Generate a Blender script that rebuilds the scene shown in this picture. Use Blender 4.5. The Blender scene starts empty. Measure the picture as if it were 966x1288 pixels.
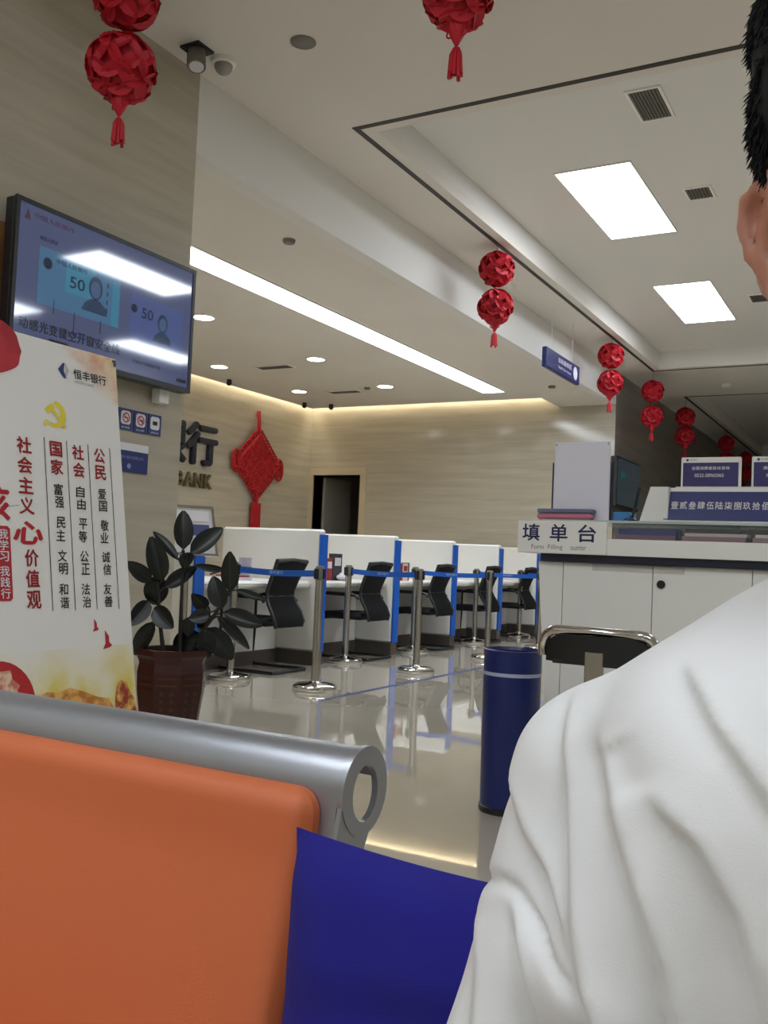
import bpy, math, random
import numpy as np
from mathutils import Vector, Matrix
random.seed(7)
SC = bpy.context.scene
COL = SC.collection
# ------------------------------------------------------------------ camera
FPX, YAW, PITCH, ROLL = 1190.7, .5097, .04872, .04353
CAM = np.array([0., 0., 1.05])
_F = np.array([-math.sin(YAW)*math.cos(PITCH), math.cos(YAW)*math.cos(PITCH), math.sin(PITCH)])
_R0 = np.array([math.cos(YAW), math.sin(YAW), 0.]); _U0 = np.cross(_R0, _F)
_R = _R0*math.cos(ROLL)+_U0*math.sin(ROLL); _U = -_R0*math.sin(ROLL)+_U0*math.cos(ROLL)
cd = bpy.data.cameras.new('camera'); cam = bpy.data.objects.new('camera', cd); COL.objects.link(cam)
cd.sensor_fit = 'VERTICAL'; cd.sensor_height = 36.0; cd.sensor_width = 27.0
cd.lens = 36.0*FPX/1288.0
cd.clip_start = .02; cd.clip_end = 100
cam.matrix_world = Matrix(((_R[0], _U[0], -_F[0], CAM[0]), (_R[1], _U[1], -_F[1], CAM[1]), (_R[2], _U[2], -_F[2], CAM[2]), (0, 0, 0, 1)))
SC.camera = cam
def at(px, py, d):                       # measured picture point at distance d -> place in the room
    return CAM+(_F+_R*(px-483)/FPX-_U*(py-644)/FPX)*d
# ------------------------------------------------------------------ world, exposure
w = bpy.data.worlds.new('world'); SC.world = w; w.use_nodes = True
w.node_tree.nodes['Background'].inputs[0].default_value = (.75, .8, .9, 1)
w.node_tree.nodes['Background'].inputs[1].default_value = .03
SC.view_settings.view_transform = 'Standard'; SC.view_settings.look = 'None'
SC.view_settings.gamma = 1.0; SC.view_settings.use_curve_mapping = False
SC.view_settings.exposure = 0.65
PANEL_E, STRIP_E, COVE_E, DOWN_E = 10.0, 9.0, 20.0, 16.0
# ------------------------------------------------------------------ materials
def lin(c):
    return tuple((x/12.92 if x <= .04045 else ((x+.055)/1.055)**2.4) for x in [v/255 for v in c])+(1,)
MATS = {}
def mat(name, rgb, rough=.5, metal=0., spec=.5, rgb2=None, scale=(4, 4, 4), detail=4, bump=0., bscale=60., emit=None, estr=0., coat=0., trans=0., alpha=1., sheen=0., lo=.35, hi=.65):
    if name in MATS: return MATS[name]
    m = bpy.data.materials.new(name); m.use_nodes = True; nt = m.node_tree; b = nt.nodes['Principled BSDF']
    b.inputs['Base Color'].default_value = lin(rgb); b.inputs['Roughness'].default_value = rough
    b.inputs['Metallic'].default_value = metal; b.inputs['Specular IOR Level'].default_value = spec
    b.inputs['Coat Weight'].default_value = coat; b.inputs['Coat Roughness'].default_value = .015
    b.inputs['Transmission Weight'].default_value = trans; b.inputs['Alpha'].default_value = alpha
    b.inputs['Sheen Weight'].default_value = sheen
    if emit is not None:
        b.inputs['Emission Color'].default_value = lin(emit); b.inputs['Emission Strength'].default_value = estr
    if rgb2 is not None or bump:
        tc = nt.nodes.new('ShaderNodeTexCoord')
    if rgb2 is not None:
        mp = nt.nodes.new('ShaderNodeMapping'); mp.inputs['Scale'].default_value = scale
        nz = nt.nodes.new('ShaderNodeTexNoise'); nz.inputs['Scale'].default_value = 1; nz.inputs['Detail'].default_value = detail
        cr = nt.nodes.new('ShaderNodeValToRGB'); cr.color_ramp.elements[0].color = lin(rgb); cr.color_ramp.elements[1].color = lin(rgb2)
        cr.color_ramp.elements[0].position = lo; cr.color_ramp.elements[1].position = hi
        nt.links.new(tc.outputs['Object'], mp.inputs[0]); nt.links.new(mp.outputs[0], nz.inputs['Vector'])
        nt.links.new(nz.outputs[0], cr.inputs[0]); nt.links.new(cr.outputs[0], b.inputs['Base Color'])
    if bump:
        n2 = nt.nodes.new('ShaderNodeTexNoise'); n2.inputs['Scale'].default_value = bscale; n2.inputs['Detail'].default_value = 3
        bp = nt.nodes.new('ShaderNodeBump'); bp.inputs['Strength'].default_value = bump; bp.inputs['Distance'].default_value = .002
        nt.links.new(tc.outputs['Object'], n2.inputs['Vector']); nt.links.new(n2.outputs[0], bp.inputs['Height']); nt.links.new(bp.outputs[0], b.inputs['Normal'])
    MATS[name] = m; return m
M_CEIL = mat('ceiling_paint', (228, 222, 213), .7, rgb2=(222, 216, 207), scale=(.6, .6, .6))
M_CEILW = mat('tray_paint', (226, 223, 218), .7)
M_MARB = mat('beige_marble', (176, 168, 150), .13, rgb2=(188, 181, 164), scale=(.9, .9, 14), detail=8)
M_MARBD = mat('shaded_marble', (118, 114, 106), .25, rgb2=(128, 124, 115), scale=(.5, .5, 7), detail=6)  # shade of the unlit far hall is put into this marble colour
M_FLOOR = mat('polished_tile', (194, 184, 166), .03, spec=.75, rgb2=(202, 193, 176), scale=(1.2, 1.2, 1), detail=6, coat=.6)
M_BLACK = mat('black_plastic', (22, 22, 24), .4)
M_LINE = mat('black_trim', (40, 34, 28), .5)
M_WHITE = mat('white_laminate', (226, 224, 218), .35)
M_WHITE2 = mat('white_paint', (238, 236, 230), .45)
M_DKICK = mat('dark_kick', (84, 76, 70), .35)
M_BLUE = mat('blue_laminate', (26, 92, 190), .4)
M_NAVY = mat('navy_edge', (22, 26, 46), .35)
M_STEEL = mat('brushed_steel', (176, 172, 164), .24, 1., bump=.05, bscale=200)
M_CHROME = mat('chrome', (205, 203, 200), .1, 1.)
M_SILVER = mat('silver_paint', (158, 160, 165), .32, .75, bump=.08, bscale=900)
M_ORANGE = mat('orange_vinyl', (194, 100, 56), .55, bump=.12, bscale=500)
M_PILLOW = mat('blue_fabric', (20, 15, 118), .95, sheen=0., bump=.3, bscale=700)
M_SHIRT = mat('white_cotton', (218, 217, 216), .9, bump=.12, bscale=900, rgb2=(213, 212, 211), scale=(9, 9, 9))
M_SKIN = mat('skin', (186, 132, 108), .5, rgb2=(174, 116, 94), scale=(20, 20, 20))
M_HAIR = mat('black_hair', (17, 16, 17), .7, spec=.25)
M_RED = mat('lantern_red', (190, 16, 38), .6)
M_REDD = mat('lantern_core', (140, 10, 26), .7)
M_KNOT = mat('knot_red', (176, 16, 28), .75, bump=.4, bscale=120)
M_GLASS = mat('clear_acrylic', (225, 235, 238), .05, trans=.9, alpha=.16)
M_LAMP = mat('lamp_diffuser', (250, 250, 250), .5, emit=(236, 245, 255), estr=PANEL_E)
M_STRIPL = mat('strip_diffuser', (250, 250, 250), .5, emit=(238, 246, 255), estr=STRIP_E)
M_COVE = mat('cove_led', (250, 245, 220), .5, emit=(255, 243, 218), estr=COVE_E)
M_DOWN = mat('downlight_lens', (250, 250, 250), .5, emit=(255, 250, 240), estr=DOWN_E)
M_GREYM = mat('grey_metal', (120, 116, 108), .45, .2)
M_VENT = mat('vent_dark', (70, 67, 62), .6)
M_LEAF = mat('rubber_leaf', (13, 17, 15), .36, rgb2=(17, 23, 19), scale=(8, 8, 8))
M_STEM = mat('stem_brown', (34, 28, 24), .6)
M_POT = mat('brown_glaze', (62, 26, 22), .3, rgb2=(50, 22, 19), scale=(6, 6, 3))
M_GOLD = mat('dull_gold', (84, 52, 32), .5, .2)
M_MESH = mat('chair_mesh', (13, 13, 15), .8, spec=.25, bump=.5, bscale=300)
M_SIGNB = mat('sign_blue', (30, 44, 108), .35)
M_SIGNW = mat('sign_white', (220, 220, 224), .5)
M_PAPER = mat('paper_white', (222, 220, 226), .7)
M_INK = mat('ink_black', (38, 36, 36), .8)
M_INKR = mat('ink_red', (150, 22, 30), .8)
M_WOOD = mat('brown_wood', (150, 104, 58), .45, rgb2=(128, 86, 48), scale=(6, 6, .8))
M_BIN = mat('bin_blue', (16, 32, 96), .35)
# ------------------------------------------------------------------ mesh builder
class MB:
    def __init__(s): s.v = []; s.f = []
    def add(s, vs, fs):
        n = len(s.v); s.v += [tuple(map(float, p)) for p in vs]; s.f += [tuple(i+n for i in q) for q in fs]; return s
    def box(s, lo, hi, bev=0.):
        x0, y0, z0 = lo; x1, y1, z1 = hi
        if bev <= 0:
            return s.add([(x0, y0, z0), (x1, y0, z0), (x1, y1, z0), (x0, y1, z0), (x0, y0, z1), (x1, y0, z1), (x1, y1, z1), (x0, y1, z1)],
                         [(0, 3, 2, 1), (4, 5, 6, 7), (0, 1, 5, 4), (1, 2, 6, 5), (2, 3, 7, 6), (3, 0, 4, 7)])
        b = min(bev, (x1-x0)*.49, (y1-y0)*.49, (z1-z0)*.49)
        def ring(i, z): return [(x0+b+(-i)*1, y0+i*0, z)]
        rings = []
        for z, o in ((z0, b), (z0+b, 0), (z1-b, 0), (z1, b)):
            q = []
            for cx, cy, a0 in ((x1-b, y1-b, 0), (x0+b, y1-b, 90), (x0+b, y0+b, 180), (x1-b, y0+b, 270)):
                for a in (0, 45, 90):
                    r = b-o*.999; t = math.radians(a0+a); q.append((cx+r*math.cos(t), cy+r*math.sin(t), z))
            rings.append(q)
        return s.loft(rings, True)
    def loft(s, rings, cap=True, closed=True):
        n = len(rings[0]); vs = [p for r in rings for p in r]; fs = []
        for i in range(len(rings)-1):
            for j in range(n if closed else n-1):
                k = (j+1) % n; fs.append((i*n+j, i*n+k, (i+1)*n+k, (i+1)*n+j))
        if cap:
            fs.append(tuple(reversed(range(n)))); fs.append(tuple(range((len(rings)-1)*n, len(rings)*n)))
        return s.add(vs, fs)
    def cyl(s, p0, p1, r0, r1=None, n=16, cap=True):
        return s.tube([p0, p1], [r0, r0 if r1 is None else r1], n, cap)
    def tube(s, path, r, n=10, cap=True):
        P = [Vector(p) for p in path]
        if not isinstance(r, (list, tuple)): r = [r]*len(P)
        T = []
        for i in range(len(P)):
            a = P[max(0, i-1)]; b = P[min(len(P)-1, i+1)]; T.append((b-a).normalized())
        ref = Vector((0, 0, 1)) if abs(T[0].z) < .9 else Vector((1, 0, 0))
        u = T[0].cross(ref).normalized(); rings = []
        for i, t in enumerate(T):
            u = (u-t*u.dot(t)).normalized(); v = t.cross(u)
            rings.append([P[i]+(u*math.cos(2*math.pi*k/n)+v*math.sin(2*math.pi*k/n))*r[i] for k in range(n)])
        return s.loft(rings, cap)
    def lathe(s, prof, c=(0, 0, 0), n=32, cap=True):
        rings = [[(c[0]+r*math.cos(2*math.pi*k/n), c[1]+r*math.sin(2*math.pi*k/n), c[2]+z) for k in range(n)] for r, z in prof]
        return s.loft(rings, cap)
    def prism(s, poly, depth):               # poly: list of 3D points (planar), depth: vector
        d = Vector(depth); a = [Vector(p) for p in poly]; return s.loft([a, [p+d for p in a]], True)
    def sphere(s, c, r, n=12, m=8):
        if not isinstance(r, (tuple, list)): r = (r, r, r)
        rings = []
        for i in range(m+1):
            t = math.pi*(i+.02)/(m+.04)-math.pi/2
            rings.append([(c[0]+r[0]*math.cos(t)*math.cos(2*math.pi*k/n), c[1]+r[1]*math.cos(t)*math.sin(2*math.pi*k/n), c[2]+r[2]*math.sin(t)) for k in range(n)])
        return s.loft(rings, True)
    def xform(s, M):
        s.v = [tuple(M @ Vector(p)) for p in s.v]; return s
def rootloc(o):
    l = Vector((0, 0, 0))
    while o is not None: l += o.location; o = o.parent
    return l
def link(name, me, m, parent=None, smooth=False, label=None, kind=None):
    o = bpy.data.objects.new(name, me); COL.objects.link(o)
    if m: me.materials.clear(); me.materials.append(m)
    if parent is not None: o.parent = parent
    if smooth:
        me.polygons.foreach_set('use_smooth', [True]*len(me.polygons))
    if label: o['label'] = label
    if kind: o['kind'] = kind
    return o
def mk(mb, name, m, parent=None, world=True, smooth=False, label=None, kind=None, base=None, sharp=None):
    """mb -> one object; in world mode vertices are world coordinates"""
    off = rootloc(parent) if (parent is not None and world) else Vector((0, 0, 0))
    if base is not None: off = Vector(base)
    me = bpy.data.meshes.new(name)
    me.from_pydata([(p[0]-off.x, p[1]-off.y, p[2]-off.z) for p in mb.v], [], mb.f); me.update()
    o = link(name, me, m, parent, smooth, label, kind)
    if smooth:
        me.set_sharp_from_angle(angle=math.radians(sharp or 40))
    if base is not None: o.location = base
    return o
def thing(name, label, cat, loc=(0, 0, 0), group=None, rotz=0):
    o = bpy.data.objects.new(name, None); COL.objects.link(o); o.location = loc; o.rotation_euler = (0, 0, rotz)
    o['label'] = label; o['category'] = cat
    if group: o['group'] = group
    return o
def tag(o, label, cat, group=None):
    o['label'] = label; o['category'] = cat
    if group: o['group'] = group
    return o
def struct(mb, name, m, smooth=False, label=None):
    o = mk(mb, name, m, smooth=smooth); o['kind'] = 'structure'
    if label: o['label'] = label
    return o
def dup(root, loc, label=None, group=None, rotz=None):
    r = root.copy(); COL.objects.link(r); r.location = loc
    if rotz is not None: r.rotation_euler = (0, 0, rotz)
    if label: r['label'] = label
    if group: r['group'] = group
    for ch in list(root.children):
        c = ch.copy(); COL.objects.link(c); c.parent = r
        for g in ch.children:
            d = g.copy(); COL.objects.link(d); d.parent = c
    return r
_TC = {}
def text_mesh(s, bold=0., res=3):
    k = (s, bold)
    if k in _TC: return _TC[k]
    cu = bpy.data.curves.new('t', 'FONT'); cu.body = s; cu.size = 1; cu.offset = bold; cu.resolution_u = res
    o = bpy.data.objects.new('t', cu); COL.objects.link(o)
    me = bpy.data.meshes.new_from_object(o)
    v = [tuple(p.co) for p in me.vertices]; f = [tuple(p.vertices) for p in me.polygons]
    bpy.data.objects.remove(o); bpy.data.curves.remove(cu); bpy.data.meshes.remove(me)
    _TC[k] = (v, f); return v, f
def put_text(mb, s, org, ex, ey, w, h, bold=0., depth=0., shear=0.):
    """fit text s in the rectangle org (lower left) + ex*w + ey*h; depth>0 gives it thickness along ex x ey"""
    v, f = text_mesh(s, 0.)
    if not v: return mb
    if bold > 0:
        V0, F0 = v, f; v = []; f = []
        for dx, dy in ((-1, 0), (1, 0), (0, -1), (0, 1)):
            n0 = len(v); v = v+[(p[0]+dx*bold*.8, p[1]+dy*bold*.8, .0002*(n0//len(V0))) for p in V0]; f = f+[tuple(i+n0 for i in q) for q in F0]
    x0 = min(p[0] for p in v); x1 = max(p[0] for p in v); y0 = min(p[1] for p in v); y1 = max(p[1] for p in v)
    org = Vector(org); ex = Vector(ex).normalized(); ey = Vector(ey).normalized(); n = ex.cross(ey)
    sx = w/(x1-x0); sy = h/(y1-y0)
    P = [org+ex*((p[0]-x0)*sx+shear*(p[1]-y0)*sy)+ey*((p[1]-y0)*sy)+n*p[2] for p in v]
    if depth <= 0: mb.add(P, f)
    else:
        N = len(P); fs = [tuple(i+N for i in q) for q in f]
        ed = {}
        for q in f:
            for i in range(len(q)):
                e = (q[i], q[(i+1) % len(q)]); ed[e] = 1
        for (i, j) in list(ed):
            if (j, i) not in ed: fs.append((i, j, j+N, i+N))
        mb.add(P+[p+n*depth for p in P], fs)
    return mb
def rect(mb, o, ex, ey, x0, y0, x1, y1, t=0.):
    o = Vector(o); ex = Vector(ex); ey = Vector(ey); n = ex.cross(ey)*t
    return mb.add([o+ex*a+ey*b+n for a, b in ((x0, y0), (x1, y0), (x1, y1), (x0, y1))], [(0, 1, 2, 3)])
def poly2(mb, o, ex, ey, pts, t=0.):
    o = Vector(o); ex = Vector(ex); ey = Vector(ey); n = ex.cross(ey)*t
    return mb.add([o+ex*a+ey*b+n for a, b in pts], [tuple(range(len(pts)))])
def disc2(mb, o, ex, ey, cx, cy, rx, ry=None, t=0., n=28, a0=0, a1=360):
    ry = rx if ry is None else ry
    pts = [(cx+rx*math.cos(math.radians(a0+(a1-a0)*k/n)), cy+ry*math.sin(math.radians(a0+(a1-a0)*k/n))) for k in range(n+(0 if a1-a0 == 360 else 1))]
    return poly2(mb, o, ex, ey, pts, t)
# ================================================================== the room
XP, YC, YB, XR, H1, H2 = -3.9, 4.40, 13.95, -9.33, 4.0, 3.5
TT = 4.26                                    # tray soffit
XE, YN, YF = 6.2, -6.0, 26.0
struct(MB().box((XR-.4, YN-.3, -.1), (XE+.3, YF+.3, 0)), 'floor', M_FLOOR)
struct(MB().box((XR-.3, YN, 0), (XP, YC, H1+.5)), 'wall_left', M_MARB)                      # pier that carries the television
struct(MB().box((XR-.3, YC, 0), (XR, YB+.25, H1+.5)), 'wall_recess', M_MARB)
DX0, DX1, DZ = -9.24, -8.28, 2.46
struct(MB().box((XR, YB, 0), (DX0, YB+.25, H1+.5)).box((DX1, YB, 0), (XP, YB+.25, H1+.5)).box((DX0, YB, DZ), (DX1, YB+.25, H1+.5)), 'wall_back', M_MARB)
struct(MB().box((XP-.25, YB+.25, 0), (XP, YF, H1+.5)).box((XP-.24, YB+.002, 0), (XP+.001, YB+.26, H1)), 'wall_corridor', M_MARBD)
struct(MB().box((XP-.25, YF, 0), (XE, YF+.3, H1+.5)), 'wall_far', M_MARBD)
struct(MB().box((XE, YN, 0), (XE+.3, YF, H1+.5)), 'wall_right', M_MARB)
struct(MB().box((XP, YN-.3, 0), (XE, YN, H1+.5)), 'wall_entrance', M_MARB)
struct(MB().box((XR-.3, YB+.25, 0), (XP-.25, YB+.27, .001)).box((XR-.3, YB+2.4, 0), (XP-.25, YB+2.5, 3)).box((XR-.4, YB+.25, 0), (XR-.3, YB+2.5, 3)).box((-7.2, YB+.25, 0), (-7.1, YB+2.5, 3)).box((XR-.4, YB+.25, 2.9), (-7.1, YB+2.5, 3)), 'wall_passage', mat('passage_paint', (150, 146, 138), .7))
# main ceiling with three trays
trays = [(-3.28, 4.1, -5.2, 1.6), (-3.28, 4.1, 5.54, 13.97), (-3.28, 4.1, 16.44, 25.0)]
c = MB(); ys = YN
for (x0, x1, y0, y1) in trays:
    c.box((XP, ys, H1), (XE, y0, H1+.1)); c.box((XP, y0, H1), (x0, y1, H1+.1)); c.box((x1, y0, H1), (XE, y1, H1+.1)); ys = y1
c.box((XP, ys, H1), (XE, YF, H1+.1))
struct(c, 'ceiling', M_CEIL)
c = MB()
for (x0, x1, y0, y1) in trays:
    c.box((x0-.1, y0-.1, TT), (x1+.1, y1+.1, TT+.1))
    c.box((x0-.1, y0-.1, H1+.1), (x0, y1+.1, TT)); c.box((x1, y0-.1, H1+.1), (x1+.1, y1+.1, TT))
    c.box((x0, y0-.1, H1+.1), (x1, y0, TT)); c.box((x0, y1, H1+.1), (x1, y1+.1, TT))
struct(c, 'ceiling_trays', M_CEILW)
for i, (x0, x1, y0, y1) in enumerate(trays):
    g = .13; t = .042; z0 = H1-.004; a, b, d, e = x0-g, x1+g, y0-g, y1+g
    struct(MB().box((a, d, z0), (b, d+t, H1)).box((a, e-t, z0), (b, e, H1)).box((a, d+t, z0), (a+t, e-t, H1)).box((b-t, d+t, z0), (b, e-t, H1)), 'trim_%d' % (i+1), M_LINE)
# lower ceiling of the counter hall, its light troughs, drop face
XL, YL = -8.77, 13.1
struct(MB().box((XL, YC, H2), (XP-.14, YL, H2+.05)).box((-4.75, YL, H2), (XP-.14, YB, H2+.05)).box((XR, YC, H1), (XP, YB, H1+.1)), 'ceiling_low', M_CEIL)
struct(MB().box((XP-.14, YC, H2), (XP, YB, H1)), 'trim_4', M_CEILW)
struct(MB().box((XL-.03, YC, H2-.005), (XL, YL+.03, H2+.09)).box((XL, YL, H2-.005), (-4.75, YL+.03, H2+.09)).box((-4.78, YL+.03, H2-.005), (-4.75, YB, H2+.09)), 'trim_5', M_CEIL)
ld = MB().box((XR+.03, YC+.02, H2+.26), (XR+.06, YB-.1, H2+.29))
tag(mk(ld, 'cove_light', M_COVE), 'warm hidden strip light in the ceiling cove above the bank lettering', 'cove light')
ld = MB().box((XR+.1, YB-.06, H2+.26), (-4.8, YB-.03, H2+.29))
tag(mk(ld, 'cove_light', M_COVE), 'warm hidden strip light in the ceiling cove over the doorway wall', 'cove light')
struct(MB().box((XR+.095, YC, H2+.17), (XR+.11, YB-.11, H2+.36)).box((XR+.095, YB-.11, H2+.17), (-4.75, YB-.095, H2+.36)), 'trim_6', M_CEILW)  # unseen shield boards, added to hide the cove LEDs from floor reflections
# door in the back wall
d = mk(MB().box((DX0-.12, YB-.03, 0), (DX0, YB+.25, DZ+.12)).box((DX1, YB-.03, 0), (DX1+.11, YB+.25, DZ+.12)).box((DX0, YB-.03, DZ), (DX1, YB+.25, DZ+.12)), 'door_1', mat('door_frame_stone', (196, 184, 156), .4)); d['kind'] = 'structure'
mk(MB().xform(Matrix()).box((DX0+.02, YB+.27, .01), (DX0+.07, YB+1.15, DZ-.02)), 'door_leaf', mat('door_grey', (166, 162, 152), .5), d)
mk(MB().box((DX0+.07, YB+1.0, .98), (DX0+.12, YB+1.1, 1.0)), 'door_handle', M_STEEL, d)
# brown door at the far left of the pier
d = mk(MB().box((XP, 1.9, 0), (XP+.03, 3.10, 2.6)), 'door_2', M_WOOD); d['kind'] = 'structure'
mk(MB().box((XP+.03, 2.0, .05), (XP+.04, 3.0, 2.5)), 'door_leaf', mat('door_veneer', (158, 112, 64), .4, rgb2=(140, 96, 54), scale=(6, 6, .8)), d)
# ================================================================== ceiling fittings
def panel_lamp(x0, x1, y0, y1, z, label):
    t = thing('ceiling_panel_light', label, 'ceiling light', ((x0+x1)/2, (y0+y1)/2, z))
    mk(MB().box((x0, y0, z-.012), (x1, y1, z-.002)), 'diffuser', M_LAMP, t)
    f = .012; mk(MB().box((x0-f, y0-f, z-.014), (x0, y1+f, z)).box((x1, y0-f, z-.014), (x1+f, y1+f, z)).box((x0, y0-f, z-.014), (x1, y0, z)).box((x0, y1, z-.014), (x1, y1+f, z)), 'frame', M_WHITE2, t)
    return t
nm = {0: 'left', 1: 'middle', 2: 'right'}
for i, xc in enumerate((-2.29, .5, 3.3)):
    for j, (a, b) in enumerate(((7.27, 8.95), (10.66, 12.4))):
        lb = {(0, 0): 'large bright rectangular ceiling panel nearest, in the tray above the hall', (0, 1): 'second bright ceiling panel, farther down the tray toward the dark hall'}.get((i, j), 'bright ceiling panel in the %s column of the tray, %s row' % (nm[i], ('near', 'far')[j]))
        panel_lamp(xc-.305, xc+.305, a, b, TT, lb)
    for j, (a, b) in enumerate(((-4.4, -2.7), (-1.2, .5))):
        panel_lamp(xc-.305, xc+.305, a, b, TT, 'bright ceiling panel in the tray over the waiting seats, %s column, %s row' % (nm[i], ('rear', 'front')[j]))
t = thing('strip_light', 'long white linear strip light set in the lower ceiling', 'strip light', (-5.26, 8.5, H2))
for k in range(6):
    y0 = 4.5+1.33*k
    mk(MB().box((-5.42, y0+.004, H2-.012), (-5.10, y0+1.326, H2-.003)), 'diffuser', M_STRIPL, t)
mk(MB().box((-5.435, 4.48, H2-.015), (-5.42, 12.5, H2)).box((-5.10, 4.48, H2-.015), (-5.085, 12.5, H2)).box((-5.42, 12.48, H2-.015), (-5.10, 12.5, H2)), 'frame', M_WHITE2, t)
dl = [(-6.53, 7.62, 'nearest round downlight, beside the long strip light'), (-8.06, 9.77, 'left round downlight of the row nearest the knotted wall'), (-6.53, 9.77, 'round downlight in the middle of the lower ceiling'), (-8.06, 11.65, 'round downlight close to the corner above the doorway'), (-6.58, 11.65, 'farthest round downlight before the doorway wall'), (-8.06, 7.62, 'round downlight hidden behind the pier, near the lettering')]
t0 = thing('downlight', dl[0][2], 'downlight', (dl[0][0], dl[0][1], H2), 'round downlights')
mk(MB().lathe([(.105, -.006), (.105, -.012), (.001, -.014)], n=24), 'lens', M_DOWN, t0, world=False)
mk(MB().lathe([(.106, -.004), (.106, -.014), (.125, -.010), (.128, 0)], n=24, cap=False), 'trim_ring', M_WHITE2, t0, world=False)
for x, y, l in dl[1:]: dup(t0, (x, y, H2), l)
def vent(x0, x1, y0, y1, z, n, label, along='x'):
    t = thing('ceiling_vent', label, 'vent', ((x0+x1)/2, (y0+y1)/2, z))
    mk(MB().box((x0, y0, z-.004), (x1, y1, z-.001)), 'backing', M_VENT, t)
    f = .02; mk(MB().box((x0-f, y0-f, z-.012), (x0, y1+f, z)).box((x1, y0-f, z-.012), (x1+f, y1+f, z)).box((x0, y0-f, z-.012), (x1, y0, z)).box((x0, y1, z-.012), (x1, y1+f, z)), 'frame', M_WHITE2, t)
    for k in range(n):
        if along == 'x':
            a = x0+(x1-x0)*(k+.25)/n; b = MB().box((a, y0, z-.012), (a+(x1-x0)/n*.35, y1, z-.003))
        else:
            a = y0+(y1-y0)*(k+.25)/n; b = MB().box((x0, a, z-.012), (x1, a+(y1-y0)/n*.35, z-.003))
        mk(b, 'slat', M_GREYM, t)
vent(-1.72, -1.52, 6.19, 6.63, TT, 9, 'square grey louvred vent in the tray, nearest the camera')
vent(-1.71, -1.52, 8.0, 8.24, TT, 7, 'small grey vent beside the nearest bright ceiling panel')
vent(-1.68, -1.50, 11.4, 11.7, TT, 7, 'small grey vent beside the second bright ceiling panel')
vent(-7.6, -7.1, 9.95, 10.13, H2, 3, 'dark slot vent in the lower ceiling left of the middle downlight', 'y')
vent(-7.65, -7.15, 11.8, 11.98, H2, 3, 'dark slot vent in the lower ceiling near the doorway corner', 'y')
def roundfit(x, y, z, r, h, m, name, label, cat):
    o = mk(MB().lathe([(r, 0), (r, -h*.4), (r*.85, -h), (.001, -h*1.05)], n=24), name, m, smooth=True, world=False); o.location = (x, y, z); tag(o, label, cat)
roundfit(-3.105, 4.36, H1, .075, .012, M_GREYM, 'ceiling_speaker', 'round grey ceiling speaker between the two near lanterns', 'speaker')
roundfit(-4.28, 5.95, H2, .05, .03, M_GREYM, 'smoke_detector', 'small grey smoke detector on the lower ceiling above the strip light', 'detector')
roundfit(-4.33, 12.29, H2, .05, .03, M_GREYM, 'smoke_detector', 'small grey smoke detector at the far end of the lower ceiling', 'detector')
roundfit(-6.9, 11.69, H2, .045, .03, M_GREYM, 'smoke_detector', 'small grey detector between slot vent and farthest downlight', 'detector')
roundfit(-2.57, 15.4, H1, .07, .05, M_WHITE2, 'smoke_detector', 'white dome detector on the ceiling band between the two trays', 'detector')
for (x, y, l) in ((-8.55, 10.6, 'small black spot camera near the cove above the lettering'), (-8.6, 12.6, 'small black spot camera in the corner of the lower ceiling'), (-8.25, 12.85, 'small black spot camera above the doorway')):
    t = thing('spot_camera', l, 'camera', (x, y, H2))
    mk(MB().lathe([(.035, 0), (.035, -.03), (.001, -.03)], n=12), 'mount', M_BLACK, t, world=False)
    mk(MB().sphere((0, 0, -.05), .04), 'head', M_BLACK, t, world=False, smooth=True)
t = thing('ceiling_spotlight', 'square black gimbal spotlight on the ceiling beside the pier', 'spotlight', (-3.72, 4.156, H1))
mk(MB().box((-.07, -.07, -.015), (.07, .07, 0)), 'plate', M_BLACK, t, world=False)
b = MB().cyl((0, 0, -.01), (.03, -.03, -.13), .05, .055, 16); mk(b, 'head', M_GREYM, t, world=False, smooth=True)
mk(MB().cyl((.03, -.03, -.128), (.0315, -.0315, -.134), .042, .042, 16), 'lens', M_SIGNW, t, world=False)
mk(MB().tube([(-.065, 0, 0), (-.065, 0, -.09), (.0, 0, -.1)], .008, 6), 'bracket', M_BLACK, t, world=False)
t = thing('dome_camera', 'pale round dome camera on the ceiling right of the black spotlight', 'camera', (-3.66, 4.33, H1))
mk(MB().lathe([(.075, 0), (.075, -.025), (.06, -.03)], n=24), 'base', M_WHITE2, t, world=False, smooth=True)
mk(MB().sphere((0, 0, -.035), .055, 20, 12), 'dome', mat('smoked_dome', (150, 146, 140), .1), t, world=False, smooth=True)
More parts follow.
